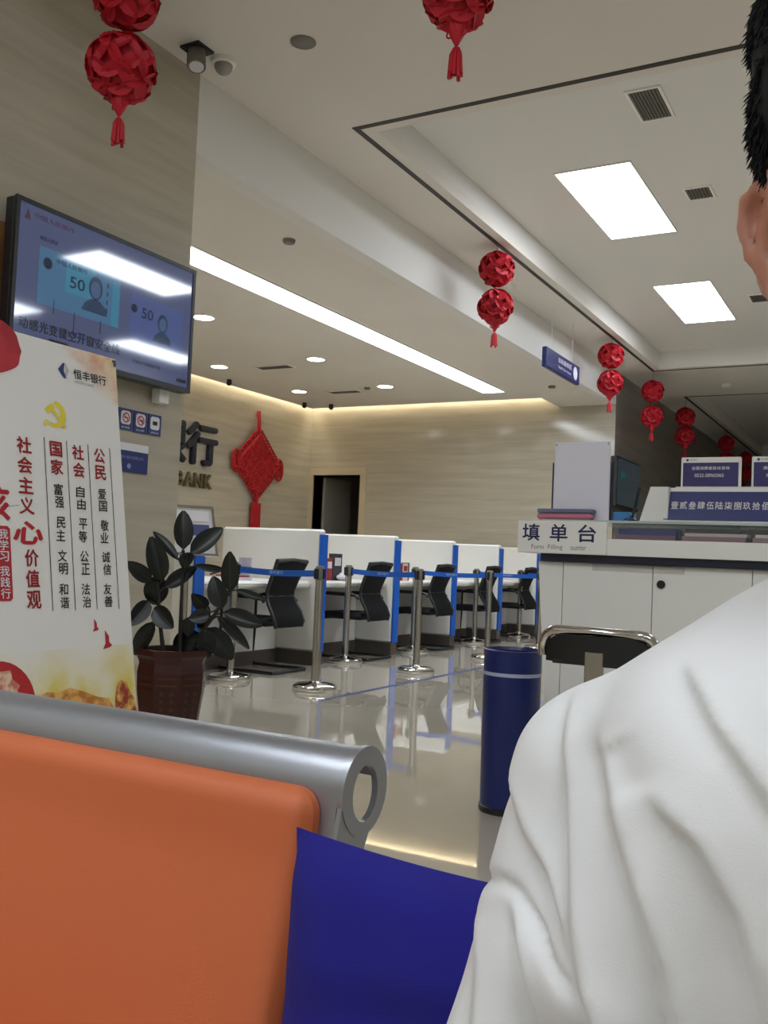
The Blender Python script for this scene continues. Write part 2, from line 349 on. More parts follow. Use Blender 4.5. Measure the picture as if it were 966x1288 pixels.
# ================================================================== lanterns
def petal_mesh(R):
    n = 7; m = MB(); r = R*.48
    vs = [(0, 0, .1*R)]; left = []; right = []
    for k in range(n+1):
        a = -math.pi/2+math.pi*k/n
        left.append((-r*math.cos(a), r*math.sin(a), r*.32*math.cos(a))); right.append((r*math.cos(a), r*math.sin(a), r*.32*math.cos(a)))
    m.add(left+right, [tuple(range(n, -1, -1)), tuple(range(n+1, 2*n+2))])
    return m
RL = .165
PET = None
def lantern_string(x, y, zs, label, cord_to, R=RL, sub=True):
    global PET
    t = thing('lantern_string', label, 'lantern', (x, y, cord_to), 'red paper lantern strings')
    mk(MB().cyl((0, 0, 0), (0, 0, zs[0]-cord_to+R*.9), .003, n=5), 'cord', M_REDD, t, world=False)
    for bi, z in enumerate(zs):
        c = (0, 0, z-cord_to)
        ball = mk(MB().sphere(c, R*.8, 16, 10), 'lantern_ball', M_REDD, t, world=False, smooth=True)
        N = 34; joined = MB()
        for i in range(N):
            zz = 1-2*(i+.5)/N; a = i*2.39996+bi; rr = math.sqrt(1-zz*zz)
            nrm = Vector((rr*math.cos(a), rr*math.sin(a), zz))
            q = nrm.to_track_quat('Z', 'Y') @ Matrix.Rotation(i*1.3, 3, 'Z').to_quaternion()
            Mx = Matrix.Translation(Vector(c)+nrm*R*.78) @ q.to_matrix().to_4x4()
            if sub:
                if PET is None:
                    pm = petal_mesh(RL); PET = bpy.data.meshes.new('petal'); PET.from_pydata(pm.v, [], pm.f); PET.materials.append(M_RED)
                o = bpy.data.objects.new('petal', PET); COL.objects.link(o); o.parent = ball; o.matrix_local = Mx @ Matrix.Scale(R/RL, 4)
            else:
                joined.add([tuple(Mx @ Vector(p)) for p in petal_mesh(R).v], petal_mesh(R).f)
        if not sub: mk(joined, 'petals', M_RED, ball, world=False, kind='stuff')
    z = zs[-1]-cord_to-R
    k = MB()
    for sx in (-1, 1):
        k.tube([(sx*.03+.018*math.cos(u), .018*math.sin(u)*.2, z-.015+.018*math.sin(u)) for u in [i*math.pi/5 for i in range(11)]], .004, 5)
    k.lathe([(.05, z+.03), (.035, z-.02), (.008, z-.07)], n=10)
    mk(k, 'knot', M_RED, t, world=False)
    mk(MB().cyl((0, 0, z-.065), (0, 0, z-.1), .004, n=5), 'tassel_cord', M_RED, t, world=False)
    k = MB()
    for i in range(9):
        a = i*2*math.pi/9
        k.tube([(.008*math.cos(a), .008*math.sin(a), z-.085), (.02*math.cos(a), .02*math.sin(a), z-.11), (.026*math.cos(a), .026*math.sin(a), z-.19-.012*(i % 3))], .009, 5)
    mk(k, 'tassel', M_RED, t, world=False)
lantern_string(-3.37, 3.24, (3.73, 3.357), 'big pair of red paper lanterns hanging nearest, in front of the pier wall', H1)
lantern_string(-1.72, 3.53, (3.80, 3.455), 'red paper lantern cut by the top edge of the photo', H1, R=.148)
lantern_string(-3.41, 8.05, (3.78, 3.425), 'red lantern pair hanging on the black ceiling line left of the blue sign', H1)
lantern_string(-3.41, 11.9, (3.77, 3.42), 'red lantern pair hanging right of the blue hanging sign', H1)
lantern_string(-3.41, 14.15, (3.71, 3.335), 'red lantern pair before the start of the dark corridor wall', H1, sub=False)
lantern_string(-3.41, 16.5, (3.68, 3.35), 'red lantern pair in shade by the corner of the far tray', H1, sub=False)
lantern_string(-3.41, 20.6, (3.75, 3.40), 'dim red lantern pair far down the dark hall', H1, sub=False)
lantern_string(-3.41, 23.2, (3.72, 3.37), 'farthest and darkest red lantern pair in the hall', H1, sub=False)
lantern_string(-.9, 14.6, (3.76, 3.40), 'red lantern pair at the right edge of the photo near the far tray', H1, sub=False)
# ================================================================== hanging sign
t = thing('hanging_sign', 'navy blue direction sign hanging on thin wires from the ceiling', 'sign', (-3.6, 10.6, 3.39))
# faces +X and -Y side seen at an angle: board lies in the Y-Z plane
mk(MB().box((-3.66, 10.02, 3.275), (-3.60, 11.22, 3.505), .01), 'board', M_SIGNB, t)
tm = MB(); put_text(tm, '自助服务区', (-3.5985, 10.42, 3.40), (0, 1, 0), (0, 0, 1), .48, .06, .02); put_text(tm, 'Self-Service', (-3.5985, 10.42, 3.335), (0, 1, 0), (0, 0, 1), .46, .032, .01)
mk(tm, 'lettering', M_SIGNW, t)
mk(disc2(MB(), (-3.5985, 11.05, 3.39), (0, 1, 0), (0, 0, 1), 0, 0, .08), 'symbol_disc', M_SIGNW, t)
for y in (10.25, 11.0): mk(MB().cyl((-3.63, y, 3.5), (-3.63, y, H1), .003, n=5), 'wire', M_SIGNW, t)
# ================================================================== television on the pier
t = thing('wall_television', 'large flat television with blue screen hung high on the pier wall', 'television', (-3.8, 3.65, 1.97))
mk(MB().box((-3.84, 3.0, 1.975), (-3.775, 4.30, 2.715), .008), 'housing', M_BLACK, t)
f = .022
mk(MB().box((-3.775, 3.0, 1.975), (-3.758, 3.0+f, 2.715)).box((-3.775, 4.30-f, 1.975), (-3.758, 4.30, 2.715)).box((-3.775, 3.0+f, 1.975), (-3.758, 4.30-f, 1.975+f*1.3)).box((-3.775, 3.0+f, 2.715-f), (-3.758, 4.30-f, 2.715)), 'bezel', M_BLACK, t)
EM = lambda n, c, s: mat(n, (12, 13, 18), .05, emit=c, estr=s, spec=1.)
scr = mk(MB().box((-3.775, 3.0+f, 1.975+f), (-3.764, 4.30-f, 2.715-f)), 'screen', EM('screen_blue', (104, 116, 166), .22), t)
o = (-3.764, 3.022, 1.997); ex = (0, 1, 0); ey = (0, 0, 1)
m = MB(); rect(m, o, ex, ey, .13, .23, .68, .515, .0008); mk(m, 'banknote_picture', EM('note_green', (84, 140, 186), .26), scr)
for q in ((.30, .33, .50, .50), (.62, .23, .675, .47)): mk(rect(MB(), o, ex, ey, *q, .0012), 'banknote_patch', EM('note_teal', (66, 152, 188), .30), scr)
m = MB(); rect(m, o, ex, ey, .76, .20, 1.19, .45, .0008); mk(m, 'banknote_picture', EM('note_pale', (92, 112, 180), .26), scr)
for (cx, cy, s_) in ((.505, .36, 1.), (1.02, .30, .85)):
    m = MB(); disc2(m, o, ex, ey, cx, cy+.04*s_, .048*s_, .062*s_, .0016)
    poly2(m, o, ex, ey, [(cx-.09*s_, cy-.09*s_), (cx+.09*s_, cy-.09*s_), (cx+.075*s_, cy-.05*s_), (cx+.03*s_, cy-.02*s_), (cx-.03*s_, cy-.02*s_), (cx-.07*s_, cy-.05*s_)], .0016)
    mk(m, 'portrait_shape', EM('portrait_blue', (52, 84, 128), .2), scr)
for (cx, cy, s_) in ((.505, .365, 1.), (1.02, .305, .85)): mk(disc2(MB(), o, ex, ey, cx, cy+.028*s_, .034*s_, .044*s_, .002), 'portrait_face', EM('portrait_face_blue', (84, 120, 168), .26), scr)
ND = EM('note_dark', (36, 52, 92), .18)
mk(put_text(MB(), '50', (o[0]+.002, o[1]+.33, o[2]+.36), ex, ey, .10, .06, .01), 'banknote_value', ND, scr); mk(put_text(MB(), '50', (o[0]+.002, o[1]+.85, o[2]+.33), ex, ey, .09, .06, .01), 'banknote_value', ND, scr)
mk(disc2(MB(), o, ex, ey, .185, .44, .028, None, .002), 'banknote_crest', ND, scr); mk(disc2(MB(), o, ex, ey, .79, .37, .024, None, .002), 'banknote_crest', ND, scr)
mk(put_text(MB(), '中国人民银行', (o[0]+.002, o[1]+.24, o[2]+.455), ex, ey, .2, .026, .005), 'banknote_heading', ND, scr)
for k in range(4): mk(rect(MB(), o, ex, ey, .585, .29+.045*k, .593, .315+.045*k, .002), 'thread_dash', ND, scr)
TD = EM('text_dark', (30, 30, 70), .04)
for k, c_ in enumerate('动感光变镂空开窗安全线'): mk(put_text(MB(), c_, (o[0]+.0015, o[1]+.035+.061*k, o[2]+.088), ex, ey, .054, .056, .02), 'caption_character', TD, scr)
mk(rect(MB(), o, ex, ey, .22, .055, .34, .07, .0015), 'underline', TD, scr); mk(put_text(MB(), '新版人民币', (o[0]+.0015, o[1]+.13, o[2]+.545), ex, ey, .11, .022, .005), 'small_text', TD, scr)
for a, b in (((.235, .20), (.235, .27)), ((.37, .12), (.37, .24)), ((.55, .17), (.55, .24))): mk(rect(MB(), o, ex, ey, a[0], a[1], a[0]+.004, b[1], .0015), 'pointer_line', TD, scr)
mk(put_text(MB(), '不法分子变造假币手法', (o[0]+.0015, o[1]+.80, o[2]+.07), ex, ey, .22, .02, .005), 'small_text', TD, scr); mk(rect(MB(), o, ex, ey, 1.16, .03, 1.24, .05, .0015), 'corner_mark', TD, scr)
m = MB(); poly2(m, o, ex, ey, [(.03, .62), (.07, .62), (.05, .67)], .0015); put_text(m, '中国人民银行', (o[0]+.0015, o[1]+.09, o[2]+.64), ex, ey, .25, .026, .01)
mk(m, 'screen_heading', EM('text_red', (110, 60, 90), .2), scr)
mk(MB().box((-3.9, 3.5, 2.2), (-3.84, 3.8, 2.5)), 'bracket', M_WHITE2, t); mk(MB().box((-3.89, 4.12, 1.9), (-3.83, 4.2, 1.98)), 'cable_box', M_WHITE2, t)
# far television
t = thing('wall_television', 'dark television hung on the shaded corridor wall behind the form counter', 'television', (-3.8, 14.35, 1.95))
mk(MB().box((-3.86, 13.62, 1.95), (-3.76, 14.93, 2.69), .01), 'housing', M_BLACK, t)
mk(MB().box((-3.76, 13.65, 1.985), (-3.754, 14.90, 2.665)), 'screen', EM('far_screen', (96, 112, 118), .12), t)
m = MB(); rect(m, (-3.754, 13.65, 1.985), ex, ey, .15, .4, .4, .5, .001); mk(m, 'screen_picture', EM('far_teal', (40, 120, 130), .2), t)
mk(MB().box((-3.9, 14.2, 2.2), (-3.86, 14.4, 2.45)), 'bracket', M_BLACK, t)
# ================================================================== wall notices on the pier
def notice(y0, y1, z0, z1, label, glyph):
    t = thing('wall_notice', label, 'sign', (XP, (y0+y1)/2, z0), 'blue wall notices on the pier')
    mk(MB().box((XP, y0, z0), (XP+.008, y1, z1)), 'plate', M_SIGNB, t)
    o = (XP+.008, (y0+y1)/2, z0+(z1-z0)*.58); r = (y1-y0)*.36
    mk(poly2(MB(), o, ex, ey, [(-r, -r*.7), (-r*.7, -r), (r*.7, -r), (r, -r*.7), (r, r*.7), (r*.7, r), (-r*.7, r), (-r, r*.7)], .001), 'white_field', M_SIGNW, t)
    m = MB(); 
    if glyph < 2:
        for k in range(20):
            a, b = 2*math.pi*k/20, 2*math.pi*(k+1)/20; R1, R0 = r*.75, r*.55
            poly2(m, o, ex, ey, [(R0*math.cos(a), R0*math.sin(a)), (R1*math.cos(a), R1*math.sin(a)), (R1*math.cos(b), R1*math.sin(b)), (R0*math.cos(b), R0*math.sin(b))], .003)
        poly2(m, o, ex, ey, [(-.5*r, .38*r), (-.38*r, .5*r), (.5*r, -.38*r), (.38*r, -.5*r)], .003)
        mk(m, 'prohibition_ring', mat('sign_red', (190, 60, 66), .5), t); m = MB()
    if glyph == 0: rect(m, o, ex, ey, -.4*r, -.08*r, .4*r, .08*r, .002)
    elif glyph == 1: poly2(m, o, ex, ey, [(-.4*r, -.3*r), (-.2*r, .1*r), (.3*r, .1*r), (.4*r, .35*r), (.45*r, -.3*r), (.25*r, -.1*r), (-.2*r, -.1*r)], .002)
    else: rect(m, o, ex, ey, -.5*r, -.3*r, .5*r, .3*r, .002)
    mk(m, 'pictogram', M_INK, t)
    m = MB(); put_text(m, ('请勿吸烟', '禁止宠物', '监控区域')[glyph], (XP+.009, y0+.2*(y1-y0), z0+.08*(z1-z0)), ex, ey, (y1-y0)*.6, (z1-z0)*.09); mk(m, 'caption', M_SIGNW, t)
notice(3.872, 3.978, 1.71, 1.832, 'blue no-smoking notice, left of three on the pier wall', 0)
notice(3.990, 4.096, 1.708, 1.832, 'blue no-pets notice, middle of three on the pier wall', 1)
notice(4.108, 4.214, 1.71, 1.832, 'blue camera notice, right of three nearest the pier corner', 2)
t = thing('wall_notice', 'wide blue information plate with white header below the three notices', 'sign', (XP, 4.0, 1.475))
mk(MB().box((XP, 3.82, 1.475), (XP+.008, 4.12, 1.595)), 'plate', M_SIGNB, t); mk(MB().box((XP, 3.82, 1.597), (XP+.008, 4.12, 1.64)), 'header', M_SIGNW, t)
m = MB(); put_text(m, '恒丰银行股份有限公司', (XP+.009, 3.86, 1.55), ex, ey, .22, .018); disc2(m, (XP+.008, 3.97, 1.51), ex, ey, 0, 0, .015, None, .001); mk(m, 'print', mat('print_grey', (130, 140, 180), .5), t)
# ================================================================== bank lettering and knot on the recess wall
t = thing('wall_lettering', 'raised dark blue and gold bank name lettering on the recessed wall', 'lettering', (XR, 10.7, 1.97))
m = MB(); put_text(m, '行', (XR+.01, 10.60, 2.31), (0, 1, 0), (0, 0, 1), .70, .64, .035, .06); mk(m, 'character', mat('letter_navy', (24, 30, 52), .4), t)
m = MB(); put_text(m, '银', (XR+.01, 9.90, 2.31), (0, 1, 0), (0, 0, 1), .70, .64, .035, .06); mk(m, 'character', MATS['letter_navy'], t)
gl = mat('letter_gold', (110, 98, 70), .4, .3)
for ch, a, b in (('B', 10.42, 10.58), ('A', 10.61, 10.80), ('N', 10.83, 11.01), ('K', 11.05, 11.23)):
    m = MB(); put_text(m, ch, (XR+.01, a, 1.975), (0, 1, 0), (0, 0, 1), b-a, .22, .03, .04)
    rect(m, (XR+.05, a, 1.975), ex, ey, -.01, 0, .05, .02); mk(m, 'letter', gl, t)
kx, ky, kz = XR+.06, 12.33, 2.49
t = thing('chinese_knot', 'big red woven knot with loops and tassel on the recessed wall', 'wall ornament', (XR, ky, kz))
HW, HH = .56, .50
m = MB(); N = 11
for i in range(N):
    s_ = -1+2*(i+.5)/N
    a = (s_*.5-.5, s_*.5+.5); b = (s_*.5+.5, s_*.5-.5)   # diag strands in unit diamond
    for (u0, v0, u1, v1, dx) in ((s_*.5-.5, s_*.5+.5, s_*.5+.5, s_*.5-.5, .02), (s_*.5-.5, -s_*.5-.5, s_*.5+.5, -s_*.5+.5, -.012)):
        pts = [(kx+dx*math.cos(k*math.pi), ky+(u0+(u1-u0)*k/N)*HW, kz+(v0+(v1-v0)*k/N)*HH) for k in range(N+1)]
        m.tube(pts, .037, 6)
mk(m, 'woven_body', M_KNOT, t, smooth=True)
m = MB()
for i in range(N):
    s_ = (i+.5)/N
    for sy, sz in ((1, 1), (-1, 1), (1, -1), (-1, -1)):
        c = (kx, ky+sy*s_*HW, kz+sz*(1-s_)*HH); q = [(c[0], c[1]+sy*.025+.042*math.cos(u), c[2]+sz*.03+.042*math.sin(u)) for u in [k*math.pi/4 for k in range(9)]]
        m.tube(q, .017, 5)
mk(m, 'edge_loops', M_KNOT, t, smooth=True)
for sy in (-1, 1):
    for rr in (.15, .09):
        q = [(kx+.01, ky+sy*(HW+.02)+rr*.62*math.cos(u), kz-.02*sy-.03+rr*1.15*math.sin(u)) for u in [k*math.pi/8 for k in range(17)]]
        mk(MB().tube(q, .022, 6), 'ear_loop', M_KNOT, t, smooth=True)
mk(MB().tube([(kx, ky, kz+HH), (kx, ky-.02, kz+HH+.18), (kx-.03, ky, kz+HH+.35)], .03, 6), 'hanging_cord', M_KNOT, t, smooth=True)
mk(MB().tube([(kx, ky, kz-HH-.02), (kx, ky, kz-HH-.16)], [.05, .03], 8), 'neck_knot', M_KNOT, t, smooth=True)
m = MB()
for k in range(8): m.cyl((kx+.01*(k % 2), ky-.10+.028*k, kz-HH-.14), (kx+.01*(k % 2), ky-.11+.03*k, kz-HH-1.0), .018, n=6)
mk(m, 'tassel', M_KNOT, t, smooth=True)
# ================================================================== teller desks: partitions, desks, chairs
PY = [7.61, 9.12, 10.63, 12.14, 13.65]; PX1, PX0 = -4.95, -6.12; PT = .12
ordn = ['nearest', 'second', 'third', 'fourth', 'farthest']
for i, y in enumerate(PY):
    t = thing('desk_partition', '%s white partition panel with blue front edge in the desk row' % ordn[i], 'partition', (-5.5, y, 0), 'white partitions between teller desks')
    mk(MB().box((PX0, y, .13), (PX1, y+PT, 1.30), .02), 'panel', M_WHITE, t, smooth=True)
    mk(MB().box((PX1, y+.01, .13), (PX1+.02, y+PT+.01, 1.25)), 'front_edge', M_BLUE, t)
    mk(MB().box((PX0, y-.004, 0), (PX1+.01, y+PT+.004, .13)), 'kick_plate', M_DKICK, t)
desk_y = [(6.05, 7.61)]+[(PY[k]+PT, PY[k+1]) for k in range(4)]
for i, (a, b) in enumerate(desk_y):
    t = thing('teller_desk', '%s white teller desk in the row, with blue side panel' % ordn[i], 'desk', (-5.5, a, 0), 'white teller desks')
    mk(MB().box((-6.05, a+.012, .735), (-5.02, b-.005, .80), .02), 'desktop', M_WHITE, t, smooth=True)
    mk(MB().box((-5.43, a+.012, .13), (-5.40, b-.005, .735)), 'modesty_panel', M_WHITE, t)
    mk(MB().box((-5.40, a+.012, .13), (-5.12, a+.24 if i else a+.06, .735)), 'side_panel', M_BLUE, t)
    mk(MB().box((-5.44, a+.012, 0), (-5.39, b-.005, .13)), 'kick_plate', M_DKICK, t)
    mk(MB().box((-6.05, a+.012, 0), (-6.02, b-.005, .735)), 'back_panel', M_WHITE, t)
t = thing('desk_partition', 'low white end partition with blue front edge hidden behind the rubber plant', 'partition', (-5.5, 5.92, 0), 'white partitions between teller desks')
mk(MB().box((PX0, 5.93, .13), (PX1-.1, 6.05, 1.0), .02), 'panel', M_WHITE, t, smooth=True); mk(MB().box((PX1-.1, 5.93, .13), (PX1-.08, 6.05, 1.0)), 'front_edge', M_BLUE, t); mk(MB().box((PX0, 5.926, 0), (PX1-.09, 6.054, .13)), 'kick_plate', M_DKICK, t)
# chair, facing -x
ch = thing('cantilever_chair', '', 'chair', (0, 0, 0), 'black mesh visitor chairs')
def arc(c, r, a0, a1, n=5): return [(c[0]+r*math.cos(math.radians(a0+(a1-a0)*k/n)), c[1]+r*math.sin(math.radians(a0+(a1-a0)*k/n))) for k in range(n+1)]
prof = [(.29, .015)]+[(-.27, .015)]+[(p[0], p[1]) for p in arc((-.27, .055), .04, -90, -180)]+[(-.29, .40)]+[(-.295, .56)]+[(p[0], p[1]) for p in arc((-.235, .60), .06, 180, 90)]+[(.13, .655), (.17, .62)]
for sy in (-1, 1):
    y = sy*.255
    pts = [(x, y, z) for x, z in prof]
    mk(MB().tube(pts, .0135, 8), 'side_frame', M_BLACK, ch, world=False, smooth=True)
    mk(MB().box((-.22, y-.028, .657), (.10, y+.028, .682), .012), 'armrest', M_BLACK, ch, world=False, smooth=True)
mk(MB().tube([(.29, -.255, .015), (.305, -.22, .015), (.305, .22, .015), (.29, .255, .015)], .0135, 8), 'rear_bar', M_BLACK, ch, world=False, smooth=True)
mk(MB().tube([(-.285, -.25, .40), (-.285, .25, .40)], .012, 8), 'front_bar', M_BLACK, ch, world=False, smooth=True)
mk(MB().box((-.29, -.24, .405), (.20, .24, .475), .03), 'seat', mat('seat_fabric', (20, 20, 22), .85, bump=.3, bscale=300), ch, world=False, smooth=True)
bk = [(.26, .40), (.265, .45), (.23, .53), (.18, .60), (.145, .67), (.15, .72), (.19, .82), (.245, .93), (.27, .985)]
hw = [.20, .225, .225, .215, .20, .20, .21, .225, .235]
rings = []
for (x, z), h_ in zip(bk, hw): rings.append([(x+.012+.02*(y/.25)**2*-1, y*1., z) for y in np.linspace(-h_, h_, 9)])
m = MB(); m.loft(rings, cap=False, closed=False); m2 = MB().loft([[(p[0]+.018, p[1], p[2]) for p in r] for r in rings], cap=False, closed=False)
m.add(m2.v, [tuple(reversed(q)) for q in m2.f]); br = mk(m, 'backrest', M_MESH, ch, world=False, smooth=True)
ed = [(r[0][0]+.01, r[0][1], r[0][2]) for r in rings]; ed2 = [(r[-1][0]+.01, r[-1][1], r[-1][2]) for r in rings]
for e_ in (ed, ed2): mk(MB().tube(e_, .016, 8), 'back_frame', M_BLACK, br, world=False, smooth=True)
mk(MB().tube([ed[-1], (ed[-1][0]+.01, 0, ed[-1][2]+.012), ed2[-1]], .02, 8), 'top_rail', M_BLACK, br, world=False, smooth=True)
mk(MB().tube([ed[4], (ed[4][0]+.01, 0, ed[4][2]), ed2[4]], .014, 8), 'lumbar_bar', M_BLACK, br, world=False, smooth=True)
mk(MB().tube([(.17, -.2, .43), (.26, -.2, .43)], .014, 8), 'back_mount', M_BLACK, br, world=False); mk(MB().tube([(.17, .2, .43), (.26, .2, .43)], .014, 8), 'back_mount', M_BLACK, br, world=False)
for i, y in enumerate((7.0, 8.62, 10.22, 11.7, 13.12)):
    l = '%s black mesh chair, facing its teller desk' % ordn[i]
    if i == 0: ch.location = (-5.10, y, 0); ch['label'] = l
    else: dup(ch, (-5.10, y, 0), l)
# desk items
def brochure(x, y, z, w, d, h, m, label, lean=0, cat='brochure box', lbl=None):
    t = thing('brochure_box', label, cat, (x, y, z))
    mk(MB().box((x, y, z), (x+w, y+d, z+h), .003), 'box', m, t)
    mk(MB().box((x+w, y+d*.15, z+h*.55), (x+w+.002, y+d*.85, z+h*.85)), 'printed_label', lbl or M_SIGNW, t)
DR = mat('box_red', (150, 40, 42), .5); DG = mat('box_dark', (62, 60, 66), .5); DP = mat('box_mauve', (140, 110, 116), .5)
brochure(-5.25, 8.01, .80, .10, .05, .20, DP, 'thin mauve leaflet box on the second desk')
brochure(-5.25, 8.08, .80, .10, .11, .225, DR, 'red leaflet box on the second desk')
brochure(-5.22, 8.22, .80, .06, .17, .275, DG, 'dark framed card stand on the second desk')
brochure(-5.24, 9.64, .80, .10, .05, .20, DR, 'red leaflet box on the third desk', lbl=DR)
brochure(-5.24, 9.71, .80, .10, .12, .20, mat('box_cream', (210, 186, 172), .5), 'cream leaflet box on the third desk', lbl=DR)
brochure(-5.24, 9.85, .80, .09, .035, .21, DG, 'slim black folder standing on the third desk', lbl=DG)
def mouse(x, y, label):
    t = thing('desk_telephone', label, 'telephone', (x, y, .80)); mk(MB().sphere((x, y, .836), (.08, .07, .035), 16, 8), 'body', M_SIGNW, t, smooth=True)
    mk(MB().tube([(x-.06, y+.03, .865), (x, y+.03, .875), (x+.06, y+.03, .865)], .014, 8), 'handset', M_SIGNW, t, smooth=True)
mouse(-5.08, 8.30, 'pale rounded desk telephone in front of the dark card stand')
t = thing('paper_cup', 'pale patterned paper cup on the nearest desk', 'cup', (-5.35, 7.0, .80)); mk(MB().lathe([(.045, 0), (.06, .2), (.056, .2), (.042, .01)], (-5.35, 7.0, .80), 20), 'body', mat('cup_lilac', (176, 168, 186), .5), t, smooth=True); mk(MB().lathe([(.0615, .06), (.063, .12)], (-5.35, 7.0, .80), 20, cap=False), 'sleeve', mat('cup_grey', (140, 130, 150), .5), t, smooth=True)
t = thing('leaflet_stack', 'red and white leaflet stack on the nearest desk front', 'leaflets', (-5.15, 6.75, .80)); mk(MB().box((-5.35, 6.55, .80), (-5.1, 6.78, .83)), 'paper_stack', M_PAPER, t); mk(MB().box((-5.33, 6.56, .83), (-5.12, 6.77, .845)), 'red_cover', DR, t)
# ================================================================== queue posts
def post(x, y, label, to=None):
    t = thing('queue_post', label, 'barrier post', (x, y, 0), 'steel queue posts with blue belts')
    mk(MB().lathe([(.17, 0), (.175, .01), (.172, .035), (.15, .05), (.06, .058), (.035, .07), (.033, .08)], n=36), 'base', M_CHROME, t, world=False, smooth=True)
    mk(MB().lathe([(.032, .06), (.032, .86)], n=20), 'pole', M_STEEL, t, world=False, smooth=True)
    mk(MB().lathe([(.036, .855), (.036, .955), (.032, .965), (.001, .968)], n=20), 'head', M_GREYM, t, world=False, smooth=True)
    for a in range(4):
        c, s_ = math.cos(a*math.pi/2), math.sin(a*math.pi/2)
        mk(MB().box((c*.036-.012, s_*.036-.012, .865), (c*.036+.012, s_*.036+.012, .945)), 'belt_slot', M_BLACK, t, world=False)
    if to:
        dx, dy = to[0]-x, to[1]-y; L = math.hypot(dx, dy); u = Vector((dx/L, dy/L, 0)); n = Vector((-u.y, u.x, 0))*.0015
        pts = []
        for k in range(9):
            s_ = .036+(L-.072)*k/8; sag = -.012*math.sin(math.pi*k/8); pts.append((u*s_, sag))
        m = MB().loft([[p+n+Vector((0, 0, .882+g)), p-n+Vector((0, 0, .882+g)), p-n+Vector((0, 0, .932+g)), p+n+Vector((0, 0, .932+g))] for p, g in pts])
        b = mk(m, 'belt', M_BLUE, t, world=False)
        m = MB(); mid = u*(L*.5)
        side = n.normalized() if n.normalized().y < 0 or (abs(n.y) < 1e-6 and n.x > 0) else -n.normalized()
        exx = u if (u.cross(Vector((0, 0, 1)))).dot(side) > 0 else -u
        put_text(m, '恒丰银行', mid-exx*.07+side*.003+Vector((0, 0, .885)), exx, (0, 0, 1), .14, .028, .02); mk(m, 'belt_print', mat('belt_print', (150, 180, 220), .6), b, world=False)
PA = [(-4.05, 6.26), (-4.02, 7.93), (-4.02, 9.62), (-4.02, 11.25)]; PB = [(-4.90, 6.28), (-4.90, 8.10), (-4.93, 9.62), (-4.95, 11.4), (-4.95, 13.0)]
fa = ['nearest', 'second', 'third', 'fourth']
for i, p in enumerate(PA): post(p[0], p[1], '%s steel queue post in the front row by the blue floor line' % fa[i])
for i, p in enumerate(PB): post(p[0], p[1], '%s steel queue post in the rear row beside the teller chairs' % (fa+['farthest'])[i], PA[i] if i < 4 else (-4.02, 12.9))
tag(mk(MB().box((-3.76, 5.9, 0), (-3.71, 13.2, .0015)), 'floor_line', mat('floor_tape_blue', (70, 84, 130), .3)), 'thin blue marking line on the floor along the queue posts', 'floor line')
# ================================================================== brochure stand
t = thing('brochure_stand', 'slanted grey framed leaflet stand behind the rubber plant', 'stand', (-5.3, 5.75, 0))
S0 = Vector((-5.11, 5.62, 1.02)); sx_ = Vector((.24, .33, 0)).normalized(); sy_ = Vector((-.22, .06, .9)).normalized()
def srect(u0, v0, u1, v1, th, off):
    n = sx_.cross(sy_)
    return MB().prism([S0+sx_*u0+sy_*v0+n*off, S0+sx_*u1+sy_*v0+n*off, S0+sx_*u1+sy_*v1+n*off, S0+sx_*u0+sy_*v1+n*off], n*th)
mk(srect(0, 0, .42, .37, .02, 0), 'panel', M_SIGNW, t)
fr = MB()
for q in ((-.02, -.02, .0, .39), (.42, -.02, .44, .39), (0, -.02, .42, 0), (0, .37, .42, .39)):
    s2 = srect(*q, .035, -.005); fr.add(s2.v, s2.f)
mk(fr, 'frame', M_STEEL, t)
for k in range(3): mk(srect(.03, .03+.115*k, .39, .12+.115*k, .004, .021), 'leaflet', (M_PAPER, mat('leaf_blue', (70, 80, 130), .5), M_PAPER)[k], t)
b0 = S0+sx_*.21
mk(MB().cyl((b0.x, b0.y, .03), (b0.x-.03, b0.y+.01, 1.05), .022), 'pole', M_STEEL, t, smooth=True)
mk(MB().lathe([(.19, 0), (.19, .02), (.03, .035)], (b0.x, b0.y, 0), 28), 'base', M_STEEL, t, smooth=True)
# ================================================================== rubber plant
pc = at(218, 815, 4.3); px_, py_ = float(pc[0]), float(pc[1])
t = thing('planter_pot', 'tall brown glazed hexagonal pot with dull gold decoration', 'plant pot', (px_, py_, 0))
def hexring(r, z, n=8): return [(px_+r*math.cos(2*math.pi*(k+.25)/n), py_+r*math.sin(2*math.pi*(k+.25)/n), z) for k in range(n)]
mk(MB().loft([hexring(.115, 0), hexring(.12, .02), hexring(.095, .05), hexring(.10, .12), hexring(.135, .28), hexring(.155, .42), hexring(.158, .50), hexring(.15, .54), hexring(.158, .56), hexring(.168, .575), hexring(.168, .60), hexring(.145, .60), hexring(.14, .55)]), 'body', M_POT, t)
mk(MB().loft([hexring(.139, .555), hexring(.139, .56)]), 'soil', mat('soil', (40, 30, 24), .9, bump=.6, bscale=60), t)
g = MB()
for k in range(8):
    a = 2*math.pi*(k+.75)/8; n = Vector((math.cos(a), math.sin(a), 0)); e1 = Vector((-n.y, n.x, 0))
    def wp(u, z):
        r_ = float(np.interp(z, [.12, .28, .42, .5], [.10, .135, .155, .158]))*math.cos(math.pi/8)+.0015
        return Vector((px_, py_, z))+n*r_+e1*u
    for zc in (.475, .445, .23): g.add([wp(-.045, zc), wp(.045, zc), wp(.045, zc+.008), wp(-.045, zc+.008)], [(0, 1, 2, 3)])
    for c_ in (-.022, .022):
        for j in range(5):
            z = .265+.034*j; g.add([wp(c_-.009, z), wp(c_+.009, z+.004), wp(c_+.007, z+.02), wp(c_-.008, z+.018)], [(0, 1, 2, 3)])
mk(g, 'gold_decoration', M_GOLD, t)
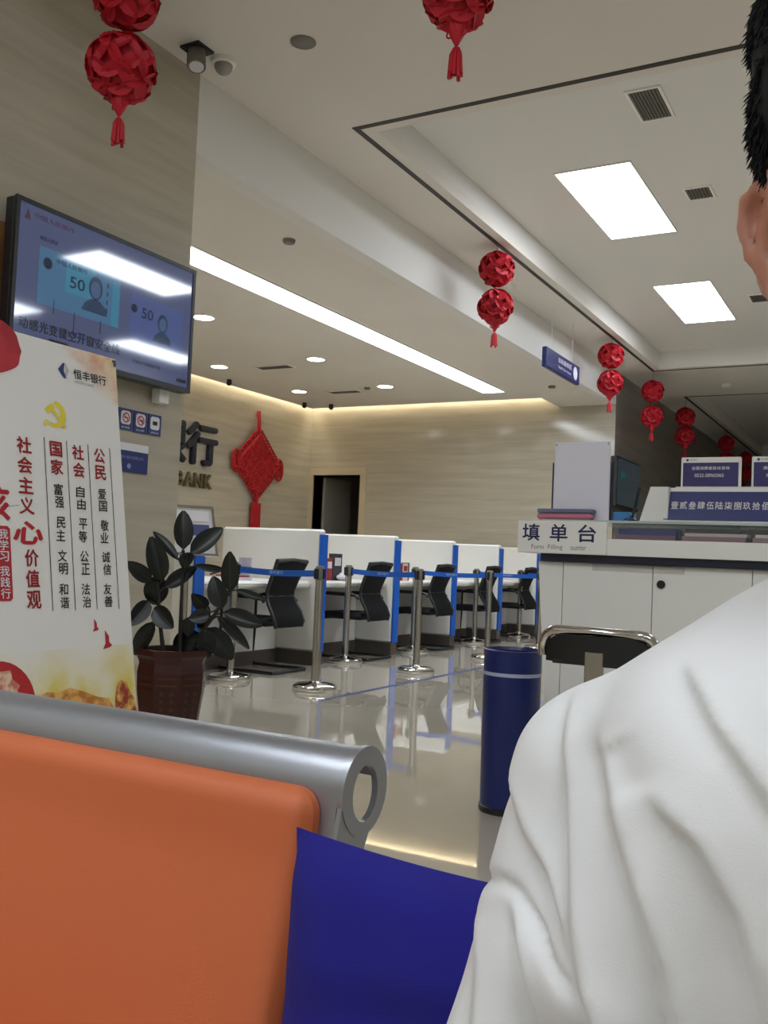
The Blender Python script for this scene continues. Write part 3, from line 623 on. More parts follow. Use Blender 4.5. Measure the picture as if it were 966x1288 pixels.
t = thing('rubber_plant', 'dark rubber plant with broad glossy leaves growing in the brown pot', 'plant', (px_, py_, .56))
DP0 = 4.3
for path in ([(226, 826), (228, 760), (231, 692)], [(206, 826), (202, 790), (198, 732)], [(236, 828), (250, 800), (268, 776), (290, 742)]):
    pp = []
    for i, (a, b) in enumerate(path): pp.append(at(a, b, DP0))
    mk(MB().tube(pp, [.012]+[.009]*(len(pp)-2)+[.006], 7), 'stem', M_STEM, t, smooth=True)
LV = [((230.8, 690), (230.8, 642), 25), ((240, 695), (280, 664), 24), ((224, 703), (193, 668), 13), ((204, 730), (190, 675), 27), ((190, 731), (160, 707), 20), ((208, 738), (247, 713), 20), ((198.5, 724), (194, 761), 31), ((188, 756), (163, 787), 22), ((193, 783), (168, 824), 22), ((194, 764), (217, 790), 25), ((290, 743), (289, 694), 23), ((282, 717), (245, 711), 10), ((297, 742), (336, 755), 10), ((279, 765), (268, 725), 25), ((282, 770), (330, 787), 22), ((260, 765), (242, 748), 19), ((263, 773), (238, 778), 19), ((274, 775), (314, 816), 15), ((239, 776), (236, 801), 16), ((250, 797), (218, 814), 27), ((258, 791), (293, 829), 31), ((258, 791), (260, 828), 25), ((237, 695), (232, 715), 19), ((252, 795), (262, 762), 16)]
for i, (b0, b1, wpx) in enumerate(LV):
    rr = random.Random(i); d0 = DP0+rr.uniform(-.02, .02); d1 = d0+rr.uniform(-.09, .06)
    A = Vector(at(*b0, d0)); B = Vector(at(*b1, d1)); ax = B-A; L = ax.length; W = wpx*DP0/FPX*.5
    view = (Vector(CAM)-A).normalized(); sd = ax.cross(view).normalized(); nn = sd.cross(ax).normalized()
    if nn.dot(view) < 0: nn = -nn
    sd = (sd+nn*rr.uniform(-.35, .35)).normalized(); nn = sd.cross(ax).normalized()
    if nn.dot(view) < 0: nn = -nn
    rows = []
    for k in range(9):
        s_ = k/8; ww = W*(math.sin(math.pi*min(1, s_**.85*.97+.015))**.62)
        c = A+ax*s_+nn*(-.10*L*(s_-.5)**2*2+.02*L)
        rows.append([c-sd*ww+nn*ww*.30, c-sd*ww*.5+nn*ww*.05, c-nn*ww*.06, c+sd*ww*.5+nn*ww*.05, c+sd*ww+nn*ww*.30])
    m = MB().loft(rows, cap=False, closed=False); m2 = MB().loft([[p-nn*.003 for p in r] for r in rows], cap=False, closed=False); m.add(m2.v, [tuple(reversed(q)) for q in m2.f])
    lf = mk(m, 'leaf', M_LEAF, t, smooth=True, sharp=80)
    mk(MB().tube([rows[0][2]+nn*.001, rows[4][2]+nn*.001, rows[8][2]+nn*.001], .002, 4), 'midrib', mat('midrib', (44, 56, 44), .4), lf)
    st = [A, A+(Vector(at(min((228, 200, 262), key=lambda q: abs(q-b0[0])), b0[1]+6, DP0))-A)*.9]
    if (st[1]-st[0]).length > .004: mk(MB().tube(st, .004, 5), 'leaf_stalk', M_STEM, lf)
# ================================================================== banner
BW, yr = .80, 2.40; ta = math.radians(9.07)
bt = Vector((-2.446, yr, 1.704)); ed_ = Vector((math.sin(ta), 0, -math.cos(ta))); BN = Vector((math.cos(ta), 0, math.sin(ta)))
t = thing('banner_stand', 'tall white printed banner with red slogans on a folding stand', 'banner', (-2.3, 2.0, 0))
BH = 1.66; BO = bt+ed_*BH; bex = Vector((0, 1, 0)); bey = -ed_      # origin lower right; u negative to the left
bn = mk(MB().prism([BO-bex*BW, BO, BO+bey*BH, BO-bex*BW+bey*BH], -BN*.003), 'banner_sheet', mat('banner_white', (226, 223, 218), .55), t)
def bm(): return MB()
def bp(u, v, off=.0012): return BO+bex*u+bey*(BH-v)+BN*off
def bpoly(m, pts, off=.0012): return m.add([bp(u, v, off) for u, v in pts], [tuple(range(len(pts)))])
def bchar(m, s, u0, v0, w, h, bold=.02, off=.0015, shear=0): return put_text(m, s, bp(u0, v0+h, off), bex, bey, w, h, bold, 0, shear)
def soft(name, rgb, rgb2, sc=6, lo=.4, hi=.6): return mat(name, rgb, .6, rgb2=rgb2, scale=(sc, sc, sc), lo=lo, hi=hi)
def wash(name, rgb, rgb2, sc, mode):
    m = soft(name, rgb, rgb2, sc); nt = m.node_tree; b = nt.nodes['Principled BSDF']
    tc = nt.nodes.new('ShaderNodeTexCoord'); sp = nt.nodes.new('ShaderNodeSeparateXYZ'); nt.links.new(tc.outputs['Generated'], sp.inputs[0])
    nz = nt.nodes.new('ShaderNodeTexNoise'); nz.inputs['Scale'].default_value = 5; nt.links.new(tc.outputs['Generated'], nz.inputs['Vector'])
    def math_(op, a, c_, clamp=False):
        n = nt.nodes.new('ShaderNodeMath'); n.operation = op; n.use_clamp = clamp
        for k, q in enumerate((a, c_)):
            if isinstance(q, (int, float)): n.inputs[k].default_value = q
            else: nt.links.new(q, n.inputs[k])
        return n.outputs[0]
    y, z = sp.outputs[1], sp.outputs[2]; j = math_('MULTIPLY', math_('SUBTRACT', nz.outputs[0], .5), .9)
    if mode == 'up': a = math_('MULTIPLY', math_('SUBTRACT', 1.05, z), 4.0)          # fades out towards its top edge
    elif mode == 'corner': a = math_('SUBTRACT', 1.35, math_('MULTIPLY', math_('ADD', math_('SUBTRACT', 1.0, y), math_('SUBTRACT', 1.0, z)), 1.15))
    else:
        dy = math_('MULTIPLY', math_('SUBTRACT', y, .5), 2.0); dz = math_('MULTIPLY', math_('SUBTRACT', z, .5), 2.0)
        a = math_('MULTIPLY', math_('SUBTRACT', .95, math_('ADD', math_('MULTIPLY', dy, dy), math_('MULTIPLY', dz, dz))), 1.6)
    mx = nt.nodes.new('ShaderNodeMix'); mx.data_type = 'RGBA'; mx.inputs[6].default_value = lin((226, 223, 218))
    src = b.inputs['Base Color'].links[0].from_socket; nt.links.new(math_('ADD', a, j, True), mx.inputs[0]); nt.links.new(src, mx.inputs[7]); nt.links.new(mx.outputs[2], b.inputs['Base Color']); return m
# orange wash, upper right corner, and golden mist, lower part
m = bm(); bpoly(m, [(-.24, .0), (0, .0), (0, .18), (-.24, .18)], .0006); mk(m, 'orange_wash', wash('wash_orange', (216, 140, 78), (228, 204, 166), 11, 'corner'), bn)
m = bm(); bpoly(m, [(-.80, .99), (0, .99), (0, BH), (-.8, BH)], .0006); mk(m, 'golden_mist', wash('wash_yellow', (216, 196, 86), (228, 220, 184), 7, 'up'), bn)
m = bm(); bpoly(m, [(-.42, 1.13), (-.37, 1.115), (-.33, 1.12), (-.28, 1.11), (-.22, 1.13), (-.17, 1.15), (-.12, 1.16), (-.10, 1.2), (-.12, BH), (-.6, BH), (-.6, 1.2)], .0012); mk(m, 'great_wall_picture', soft('wall_gold', (178, 110, 40), (224, 170, 90), 26), bn)
m = bm(); bpoly(m, [(-.095, 1.16), (-.085, 1.12), (-.065, 1.105), (-.04, 1.115), (-.03, 1.14), (-.01, 1.17), (0, 1.22), (0, BH), (-.13, BH), (-.10, 1.22)], .0014); mk(m, 'stone_lion_picture', soft('lion_gold', (150, 50, 30), (226, 180, 90), 30), bn)
m = bm(); m.add([bp(-.545+.13*math.cos(2*math.pi*k/36), 1.14+.13*math.sin(2*math.pi*k/36), .0012) for k in range(36)], [tuple(reversed(range(36)))]); mk(m, 'red_sun', mat('banner_red', (176, 26, 34), .6), bn)
m = bm(); bpoly(m, [(-.535, 1.04), (-.50, 1.04), (-.495, 1.065), (-.47, 1.085), (-.48, 1.1), (-.455, 1.125), (-.47, 1.14), (-.47, 1.3), (-.6, 1.3), (-.6, 1.08)], .0016); mk(m, 'temple_picture', soft('temple_cream', (196, 110, 90), (226, 196, 170), 40), bn)
m = bm(); m.add([bp(-.505+.10*math.cos(2*math.pi*k/32)*(1+.05*math.sin(5*k)), .06+.085*math.sin(2*math.pi*k/32)*(1+.04*math.cos(7*k)), .0012) for k in range(32)], [tuple(reversed(range(32)))]); mk(m, 'red_brush_disc', soft('brush_red', (160, 24, 36), (178, 40, 50), 12), bn)
# logo and bank name
m = bm(); bpoly(m, [(-.262, .088), (-.24, .062), (-.232, .062), (-.238, .088), (-.228, .112), (-.238, .115)]); mk(m, 'logo_mark', mat('logo_blue', (42, 56, 110), .6), bn)
m = bm(); bpoly(m, [(-.230, .06), (-.214, .085), (-.232, .115), (-.225, .113), (-.233, .088)]); mk(m, 'logo_shadow', mat('logo_grey', (186, 184, 180), .6), bn)
m = bm(); bchar(m, '恒丰银行', -.197, .073, .145, .034, .02); mk(m, 'bank_name', M_INK, bn)
m = bm(); bchar(m, 'HENGFENG BANK', -.195, .112, .085, .010, 0); mk(m, 'bank_name_latin', mat('logo_grey2', (130, 130, 120), .6), bn)
# hammer and sickle emblem
ec = (-.284, .242)
m = bm(); R_ = .045
pts = [(ec[0]+R_*math.cos(math.radians(a)), ec[1]-R_*math.sin(math.radians(a))) for a in range(-130, 91, 12)]; pin = [(ec[0]-.006+(R_-.016)*math.cos(math.radians(a)), ec[1]-.0-(R_-.014)*math.sin(math.radians(a))) for a in range(90, -131, -12)]
for k in range(len(pts)-1): bpoly(m, [pts[k], pts[k+1], pin[len(pin)-2-k], pin[len(pin)-1-k]], .0014)
bpoly(m, [(ec[0]-.042, ec[1]-.012), (ec[0]-.012, ec[1]-.036), (ec[0]+.0, ec[1]-.022), (ec[0]-.03, ec[1]+.004)], .0016)
bpoly(m, [(ec[0]-.022, ec[1]-.018), (ec[0]-.012, ec[1]-.026), (ec[0]+.045, ec[1]+.036), (ec[0]+.034, ec[1]+.044)], .0018)
bpoly(m, [(ec[0]-.034, ec[1]+.022), (ec[0]-.026, ec[1]+.03), (ec[0]-.042, ec[1]+.046), (ec[0]-.05, ec[1]+.038)], .0018)
mk(m, 'yellow_emblem', mat('emblem_yellow', (224, 204, 40), .5), bn)
for s_, u, v, w_, h_ in [('社', -.441, .333, .056, .053), ('会', -.441, .396, .056, .053), ('主', -.441, .459, .056, .053), ('义', -.441, .522, .056, .053), ('价', -.43, .682, .052, .054), ('值', -.43, .745, .052, .054), ('观', -.43, .808, .054, .056)]: mk(bchar(bm(), s_, u, v, w_, h_, .03), 'title_character', M_INKR, bn)
BR = mat('brush_ink_red', (176, 20, 32), .7); mk(bchar(bm(), '核', -.60, .49, .125, .11, .035), 'brush_character', BR, bn); mk(bchar(bm(), '心', -.472, .596, .112, .072, .045, shear=.15), 'brush_character', BR, bn)
U = [-.333, -.2425, -.151, -.0535]
for u in U: mk(bpoly(bm(), [(u-.0015, .324), (u+.0015, .324), (u+.0015, .872), (u-.0015, .872)]), 'rule_line', M_INK, bn)
for j, (hd, ws) in enumerate((('国家', '富强民主文明和谐'), ('社会', '自由平等公正法治'), ('公民', '爱国敬业诚信友善'))):
    uc = (U[j]+U[j+1])/2
    for q in range(2): mk(bchar(bm(), hd[q], uc-.025, .332+.058*q, .05, .05, .03), 'heading_character', M_INKR, bn)
    for q in range(8): mk(bchar(bm(), ws[q], uc-.018+.002*(q % 3), .463+.053*q+(.006 if q % 2 == 0 else -.006), .036, .037, .015, shear=.06), 'value_character', M_INK, bn)
m = bm(); bpoly(m, [(-.60, .615), (-.487, .615), (-.479, .624), (-.479, .83), (-.487, .838), (-.60, .838)]); mk(m, 'red_seal_box', MATS['banner_red'], bn)
for k, s_ in enumerate('我学习我践行'): mk(bchar(bm(), s_, -.522, .625+.033*k+(.011 if k > 2 else 0), .034, .03, .01, .0022), 'seal_character', M_SIGNW, bn)
for (u, v, s_) in ((-.166, .925, .8), (-.121, .975, 1.2)):
    m = bm(); bpoly(m, [(u-.002*s_, v-.03*s_), (u+.012*s_, v-.012*s_), (u+.012*s_, v+.004*s_), (u+.022*s_, v+.012*s_), (u+.014*s_, v+.018*s_), (u-.012*s_, v+.022*s_), (u-.002*s_, v+.006*s_)]); mk(m, 'bird_picture', MATS['banner_red'], bn)
m = bm(); bpoly(m, [(-.62, .575), (-.44, .548), (-.44, .549), (-.62, .577)]); mk(m, 'hairline', M_INK, bn)
mk(MB().tube([bp(-.012, .008, -.01), bp(-.012, .012, .008), bp(-.012, .03, .008)], .005, 6), 'corner_hook', M_BLACK, t)
mk(MB().tube([bp(-.788, .008, -.01), bp(-.788, .012, .008), bp(-.788, .03, .008)], .005, 6), 'corner_hook', M_BLACK, t)
cx_ = bp(-.4, .9, -.05)
for (u, v) in ((-.012, .0), (-.788, .0)): mk(MB().tube([cx_, bp(u, v, -.012)], .006, 6), 'pole', M_GREYM, t)
for (u, v) in ((-.012, BH), (-.788, BH)): mk(MB().tube([cx_, bp(u, v-.02, -.012)], .006, 6), 'pole', M_GREYM, t)
for q in (((-2.75, 2.0, .01)), ((-2.2, 1.66, .01)), ((-2.2, 2.34, .01))): mk(MB().tube([cx_, q], .008, 6), 'leg', M_BLACK, t)
# ================================================================== form counter
CY = 4.40
t = thing('form_counter', 'white form filling counter with navy top edge and cupboard doors', 'counter', (-.5, 4.7, 0))
mk(MB().prism([(-1.51, CY+.018, .06), (.9, CY+.018, .06), (.9, CY+.018, 1.07), (-1.585, CY+.018, 1.07)], (0, .6, 0)), 'body', M_WHITE2, t)
mk(MB().box((-1.47, CY+.05, 0), (.88, CY+.55, .06)), 'plinth', M_DKICK, t)
mk(MB().prism([(-1.51, CY, .07), (-1.462, CY, .07), (-1.462, CY, 1.068), (-1.585, CY, 1.068)], (0, .018, 0)), 'end_panel', M_WHITE2, t)
for a, b, lk in ((-1.458, -1.037, 0), (-1.033, -.607, 1), (-.603, -.18, 0), (-.176, .25, 1), (.254, .68, 0)):
    dr = mk(MB().box((a, CY, .07), (b, CY+.018, 1.068)), 'door', M_WHITE2, t)
    if lk: mk(MB().cyl((a+.037, CY, .985), (a+.037, CY-.008, .985), .019, n=20), 'lock', M_BLACK, dr)
    if a < -1: mk(MB().box((a+.14 if not lk else a+.002, CY-.002, 1.035), (b-.002 if not lk else a+.14, CY, 1.066)), 'door_sticker', mat('sticker_grey', (206, 204, 196), .5), dr)
mk(MB().box((-1.565, CY-.03, 1.07), (.92, CY+.62, 1.108)), 'navy_edge_top', M_NAVY, t)
mk(MB().box((-1.66, CY-.05, 1.108), (.95, CY-.035, 1.185)), 'fascia', M_WHITE2, t)
mk(MB().box((-1.66, CY-.035, 1.108), (.95, CY+.62, 1.13)), 'worktop', M_WHITE2, t)
t2 = thing('counter_sign', 'white sign board with navy Chinese characters on the form counter', 'sign', (-1.45, CY-.06, 1.108))
mk(MB().box((-1.672, CY-.068, 1.108), (-1.236, CY-.05, 1.263), .003), 'board', M_WHITE2, t2)
for k, c in enumerate('填单台'): mk(put_text(MB(), c, (-1.648+.138*k, CY-.069, 1.165), (1, 0, 0), (0, 0, 1), .088, .083, .02), 'character', mat('sign_navy', (36, 40, 84), .5), t2)
for s_, x in (('Form', -1.60), ('Filling', -1.517), ('ounter', -1.405)): mk(put_text(MB(), s_, (x, CY-.069, 1.127 if s_ != 'Filling' else 1.122), (1, 0, 0), (0, 0, 1), {'Form': .062, 'Filling': .072, 'ounter': .075}[s_], .022 if s_ == 'Form' else .028 if s_ == 'Filling' else .02, .0), 'word', mat('sign_grey_text', (120, 118, 112), .5), t2)
# acrylic tray with form slips along the front
t2 = thing('form_tray', 'clear acrylic tray of form slips along the front of the counter', 'tray', (-.4, CY+.02, 1.13))
mk(MB().box((-1.22, CY-.03, 1.13), (.9, CY-.026, 1.235)), 'front_wall', M_GLASS, t2)
mk(MB().box((-1.22, CY+.11, 1.13), (.9, CY+.114, 1.26)), 'rear_wall', M_GLASS, t2)
for k in range(8): mk(MB().box((-1.22+.3*k, CY-.026, 1.13), (-1.216+.3*k, CY+.11, 1.245)), 'divider', M_GLASS, t2)
cols = [((126, 96, 112), (66, 70, 116)), ((150, 118, 122), (190, 178, 180)), ((150, 128, 128), (206, 200, 200)), ((130, 104, 116), (90, 90, 128)), ((150, 126, 124), (200, 196, 196))]
nms = ['mauve and navy', 'rose', 'pale pink', 'plum', 'cream']
for k in range(5):
    x = -1.205+.3*k
    tt = thing('slip_stack', '%s form slip stack lying in the acrylic tray' % nms[k], 'paper stack', (x, CY+.04, 1.131))
    mk(MB().box((x, CY-.02, 1.131), (x+.27, CY+.1, 1.208)), 'lower_slips', mat('slip_a%d' % k, cols[k][0], .7), tt)
    mk(MB().box((x+.01, CY-.018, 1.208), (x+.275, CY+.1, 1.236 if k == 0 else 1.222)), 'upper_slips', mat('slip_b%d' % k, cols[k][1], .7), tt)
# glass ledge and light box with numerals
t2 = thing('glass_shelf', 'raised glass writing shelf above the form slips', 'shelf', (-.4, 4.6, 1.13))
mk(MB().box((-1.62, 4.53, 1.268), (.9, 4.98, 1.28)), 'glass_plate', mat('glass_plate', (196, 208, 206), .1, spec=.6), t2)
for x in (-1.6, -.4, .88): mk(MB().box((x-.01, 4.56, 1.13), (x+.01, 4.95, 1.268)), 'support', M_WHITE, t2)
t2 = thing('numeral_light_box', 'white box with blue panel of formal Chinese numerals on the counter', 'light box', (-.2, 4.65, 1.28))
mk(MB().prism([(-1.155, 4.6, 1.28), (-1.02, 4.6, 1.28), (-1.02, 4.6, 1.45), (-1.105, 4.6, 1.45)], (0, .25, 0)), 'left_cheek', M_WHITE2, t2)
mk(MB().prism([(-1.10, 4.60, 1.28), (-1.10, 4.66, 1.45), (-1.10, 4.85, 1.45), (-1.10, 4.85, 1.28)], (1.8, 0, 0)), 'housing', M_WHITE2, t2)
sl = Vector((0, .06, .17)).normalized(); nn_ = Vector((1, 0, 0)).cross(sl)
O_ = Vector((-1.04, 4.60, 1.28))+nn_*.002
mk(MB().prism([O_+sl*.012, O_+Vector((1.7, 0, 0))+sl*.012, O_+Vector((1.7, 0, 0))+sl*.158, O_+sl*.158], nn_*.004), 'blue_panel', mat('numeral_blue', (50, 56, 116), .3), t2)
for k, c in enumerate('壹贰叁肆伍陆柒捌玖拾佰仟万元整'): mk(put_text(MB(), c, O_+Vector((.03+.0407*k, 0, 0))+sl*.066+nn_*.006, (1, 0, 0), sl, .034, .040, .018), 'numeral', M_SIGNW, t2)
mk(MB().prism([O_+Vector((-.04, 0, 0))+sl*.02, O_+Vector((-.008, 0, 0))+sl*.02, O_+Vector((-.002, 0, 0))+sl*.15, O_+Vector((-.03, 0, 0))+sl*.15], nn_*.004), 'bright_label', mat('bright_white', (250, 250, 250), .4), t2)
mk(MB().box((-1.0, 4.66, 1.45), (.7, 4.85, 1.456)), 'top_ledge', M_WHITE, t2)
for (x0, l, a, b) in ((-.985, 'blue hotline table sign on the numeral box, whole in view', '全国消费者投诉咨询', '0532-58965065'), (-.662, 'blue hotline table sign cut by the right edge of the photo', '金融消费者投诉', '投诉热线：95395')):
    t2 = thing('table_sign', l, 'sign', (x0, 4.72, 1.456)); y = 4.70
    mk(MB().box((x0, y, 1.456), (x0+.275, y+.03, 1.602), .004), 'frame', M_WHITE2, t2)
    mk(MB().box((x0+.01, y-.002, 1.46), (x0+.265, y, 1.575)), 'blue_card', mat('card_violet', (46, 40, 96), .4, rgb2=(58, 50, 112), scale=(7, 7, 7)), t2)
    mk(put_text(MB(), a, (x0+.05, y-.003, 1.54), (1, 0, 0), (0, 0, 1), .175, .017, .02), 'first_line', M_SIGNW, t2); mk(put_text(MB(), b, (x0+.065, y-.003, 1.505), (1, 0, 0), (0, 0, 1), .135, .017, .02), 'second_line', M_SIGNW, t2)
    m = disc2(MB(), (x0+.03, y-.001, 1.588), (1, 0, 0), (0, 0, 1), 0, 0, .006); mk(m, 'emblem', mat('sign_navy', (36, 40, 84), .5), t2); mk(put_text(MB(), '恒丰银行', (x0+.04, y-.001, 1.584), (1, 0, 0), (0, 0, 1), .035, .009, 0), 'bank_name', MATS['sign_grey_text'], t2)
# white board, folders, pen stand
t2 = thing('notice_board', 'blank pale white notice board standing on the counter between dark rods', 'board', (-1.44, 4.62, 1.28))
mk(MB().box((-1.600, 4.62, 1.281), (-1.312, 4.632, 1.678), .003), 'sheet', mat('board_lilac', (230, 228, 238), .5), t2)
for x in (-1.612, -1.312): mk(MB().box((x, 4.633, 1.281), (x+.012, 4.65, 1.575)), 'rod', M_NAVY, t2)
for x in (-1.59, -1.322): mk(MB().cyl((x, 4.62, 1.665), (x, 4.616, 1.665), .004, n=8), 'screw', M_GREYM, t2)
t2 = thing('folder_stack', 'pink folder under a slate blue folder beside the notice board', 'folders', (-1.5, 4.57, 1.28))
mk(MB().box((-1.66, 4.545, 1.281), (-1.375, 4.61, 1.313), .012), 'pink_folder', mat('folder_pink', (206, 128, 146), .6), t2, smooth=True); mk(MB().box((-1.655, 4.545, 1.314), (-1.37, 4.61, 1.335), .004), 'blue_folder', mat('folder_slate', (112, 116, 146), .6), t2)
tag(mk(MB().box((-1.30, 4.66, 1.281), (-1.22, 4.8, 1.33), .004), 'blue_box', mat('folder_blue', (66, 130, 190), .5)), 'small bright blue box on the glass shelf by the notice board', 'box')
t2 = thing('desk_pen', 'black desk pen standing in its holder on the counter shelf', 'pen', (-1.21, 4.68, 1.28))
mk(MB().lathe([(.028, 0), (.028, .012), (.008, .02)], (-1.21, 4.68, 1.281), 16), 'holder', M_BLACK, t2); mk(MB().cyl((-1.21, 4.68, 1.295), (-1.18, 4.69, 1.455), .006, .009, 8), 'barrel', M_BLACK, t2)
mk(MB().tube([(-1.21, 4.68, 1.31), (-1.23, 4.66, 1.30), (-1.245, 4.64, 1.284)], .003, 5), 'cord', M_BLACK, t2)
# ================================================================== litter bin
bx_, by_ = -1.492, 3.86
t = thing('litter_bin', 'tall round navy blue litter bin beside the form counter', 'bin', (bx_, by_, 0))
mk(MB().lathe([(.119, .02), (.122, .3), (.124, .675), (.118, .675), (.115, .03)], (bx_, by_, 0), 40, cap=False), 'shell', M_BIN, t, smooth=True)
mk(MB().lathe([(.118, 0), (.124, .004), (.124, .024), (.118, .028)], (bx_, by_, 0), 40), 'foot_ring', M_BLACK, t, smooth=True)
mk(MB().lathe([(.1255, .575), (.1258, .59)], (bx_, by_, 0), 40, cap=False), 'pale_stripe', mat('stripe_pale', (170, 176, 200), .4), t, smooth=True)
mk(MB().lathe([(.126, .668), (.127, .682), (.118, .684), (.112, .67)], (bx_, by_, 0), 40, cap=False), 'rim', M_BIN, t, smooth=True)
mk(MB().lathe([(.117, .60), (.001, .60)], (bx_, by_, 0), 40, cap=False), 'liner', mat('liner_grey', (150, 150, 150), .6), t)
# ================================================================== chrome stool-chair at the counter
t = thing('counter_chair', 'chrome framed chair with low black padded back at the form counter', 'chair', (-1.0, 3.6, 0))
cy = 3.42; x0, x1, zb, zt = -1.205, -.795, .715, .812
tube = [(x0-.008, cy, zb-.005), (x0-.012, cy, zb+.03)]+[(x0+.055+.065*math.cos(math.radians(a)), cy, zt-.065+.065*math.sin(math.radians(a))) for a in (170, 150, 130, 110, 90)]+[(x1-.055+.065*math.cos(math.radians(a)), cy, zt-.065+.065*math.sin(math.radians(a))) for a in (90, 70, 50, 30, 10)]+[(x1+.012, cy, zb+.03), (x1+.008, cy, zb-.005)]
# back tube bows away from the sitter
def bow(p): return (p[0], p[1]-.05*(1-((p[0]+1.0)/.21)**2)+.03, p[2])
sq = [bow(p) for p in tube]
m = MB().loft([[(p[0], p[1]-.014, p[2]+.012*(1 if 1 else 0)), (p[0], p[1]+.014, p[2]+.012), (p[0], p[1]+.014, p[2]-.006), (p[0], p[1]-.014, p[2]-.006)] for p in sq])
fr = mk(MB().tube(sq, .019, 12), 'back_tube', M_CHROME, t, smooth=True)
rows = []
for z in np.linspace(zb-.02, zt-.012, 7):
    hwid = .195 if z < zt-.06 else .195-.055*((z-(zt-.06))/.048)**2
    rows.append([bow((-1.0+u*hwid, cy, z)) for u in np.linspace(-1, 1, 13)])
m = MB().loft([[(p[0], p[1]-.010, p[2]) for p in r] for r in rows], cap=False, closed=False); m2 = MB().loft([[(p[0], p[1]+.022, p[2]) for p in r] for r in rows], cap=False, closed=False)
m.add(m2.v, [tuple(reversed(q)) for q in m2.f]); mk(m, 'back_pad', mat('black_vinyl', (20, 20, 21), .42), t, smooth=True)
mk(MB().box((-1.035, cy-.03, .47), (-.965, cy-.012, .745), .005), 'back_stem', M_STEEL, t)
mk(MB().box((-1.16, cy-.015, .69), (-.84, cy+.005, .703)), 'back_brace', M_BLACK, t)
mk(MB().box((-1.2, cy+.0, .45), (-.8, cy+.40, .50), .03), 'seat', MATS['black_vinyl'], t, smooth=True)
mk(MB().box((-1.035, cy-.03, .44), (-.965, cy+.1, .455)), 'stem_foot', M_STEEL, t)
for a, b in ((-1.17, cy+.02), (-.83, cy+.02), (-1.17, cy+.37), (-.83, cy+.37)): mk(MB().cyl((a, b, .455), (a-.01 if a < -1 else a+.01, b, 0), .012, n=10), 'leg', M_CHROME, t, smooth=True)
# ================================================================== waiting bench
t = thing('waiting_bench', 'silver steel waiting bench with an orange padded backrest and seat', 'bench', (-.6, .7, 0))
RC, RR = (.985, .775), .05
def sheet_path(off=0.):
    p = [(RC[0]+(RR-off)*math.cos(math.radians(a)), RC[1]+(RR-off)*math.sin(math.radians(a))) for a in range(10, 181, 10)]   # roll, from underneath over the top to the front
    p += [(.925+off, .70), (.862+off, .47), (.85+off, .425)]
    return p+[(.835, .40+off), (.80, .392+off), (.48, .415+off), (.44, .41+off), (.42, .39+off), (.425, .365+off)]
def shell(x0, x1):
    p0, p1 = sheet_path(0), sheet_path(.006); m = MB()
    def strip(P, x, y): return [[(x, q[0], q[1]) for q in P], [(y, q[0], q[1]) for q in P]]
    a, b = strip(p0, x0, x1); c, d = strip(p1, x0, x1); n = len(a)
    V = a+b+c+d; F = []
    for i in range(n-1):
        F += [(i, i+1, n+i+1, n+i), (2*n+i, 3*n+i, 3*n+i+1, 2*n+i+1), (i, 2*n+i, 2*n+i+1, i+1), (n+i, n+i+1, 3*n+i+1, 3*n+i)]
    return m.add(V, F)
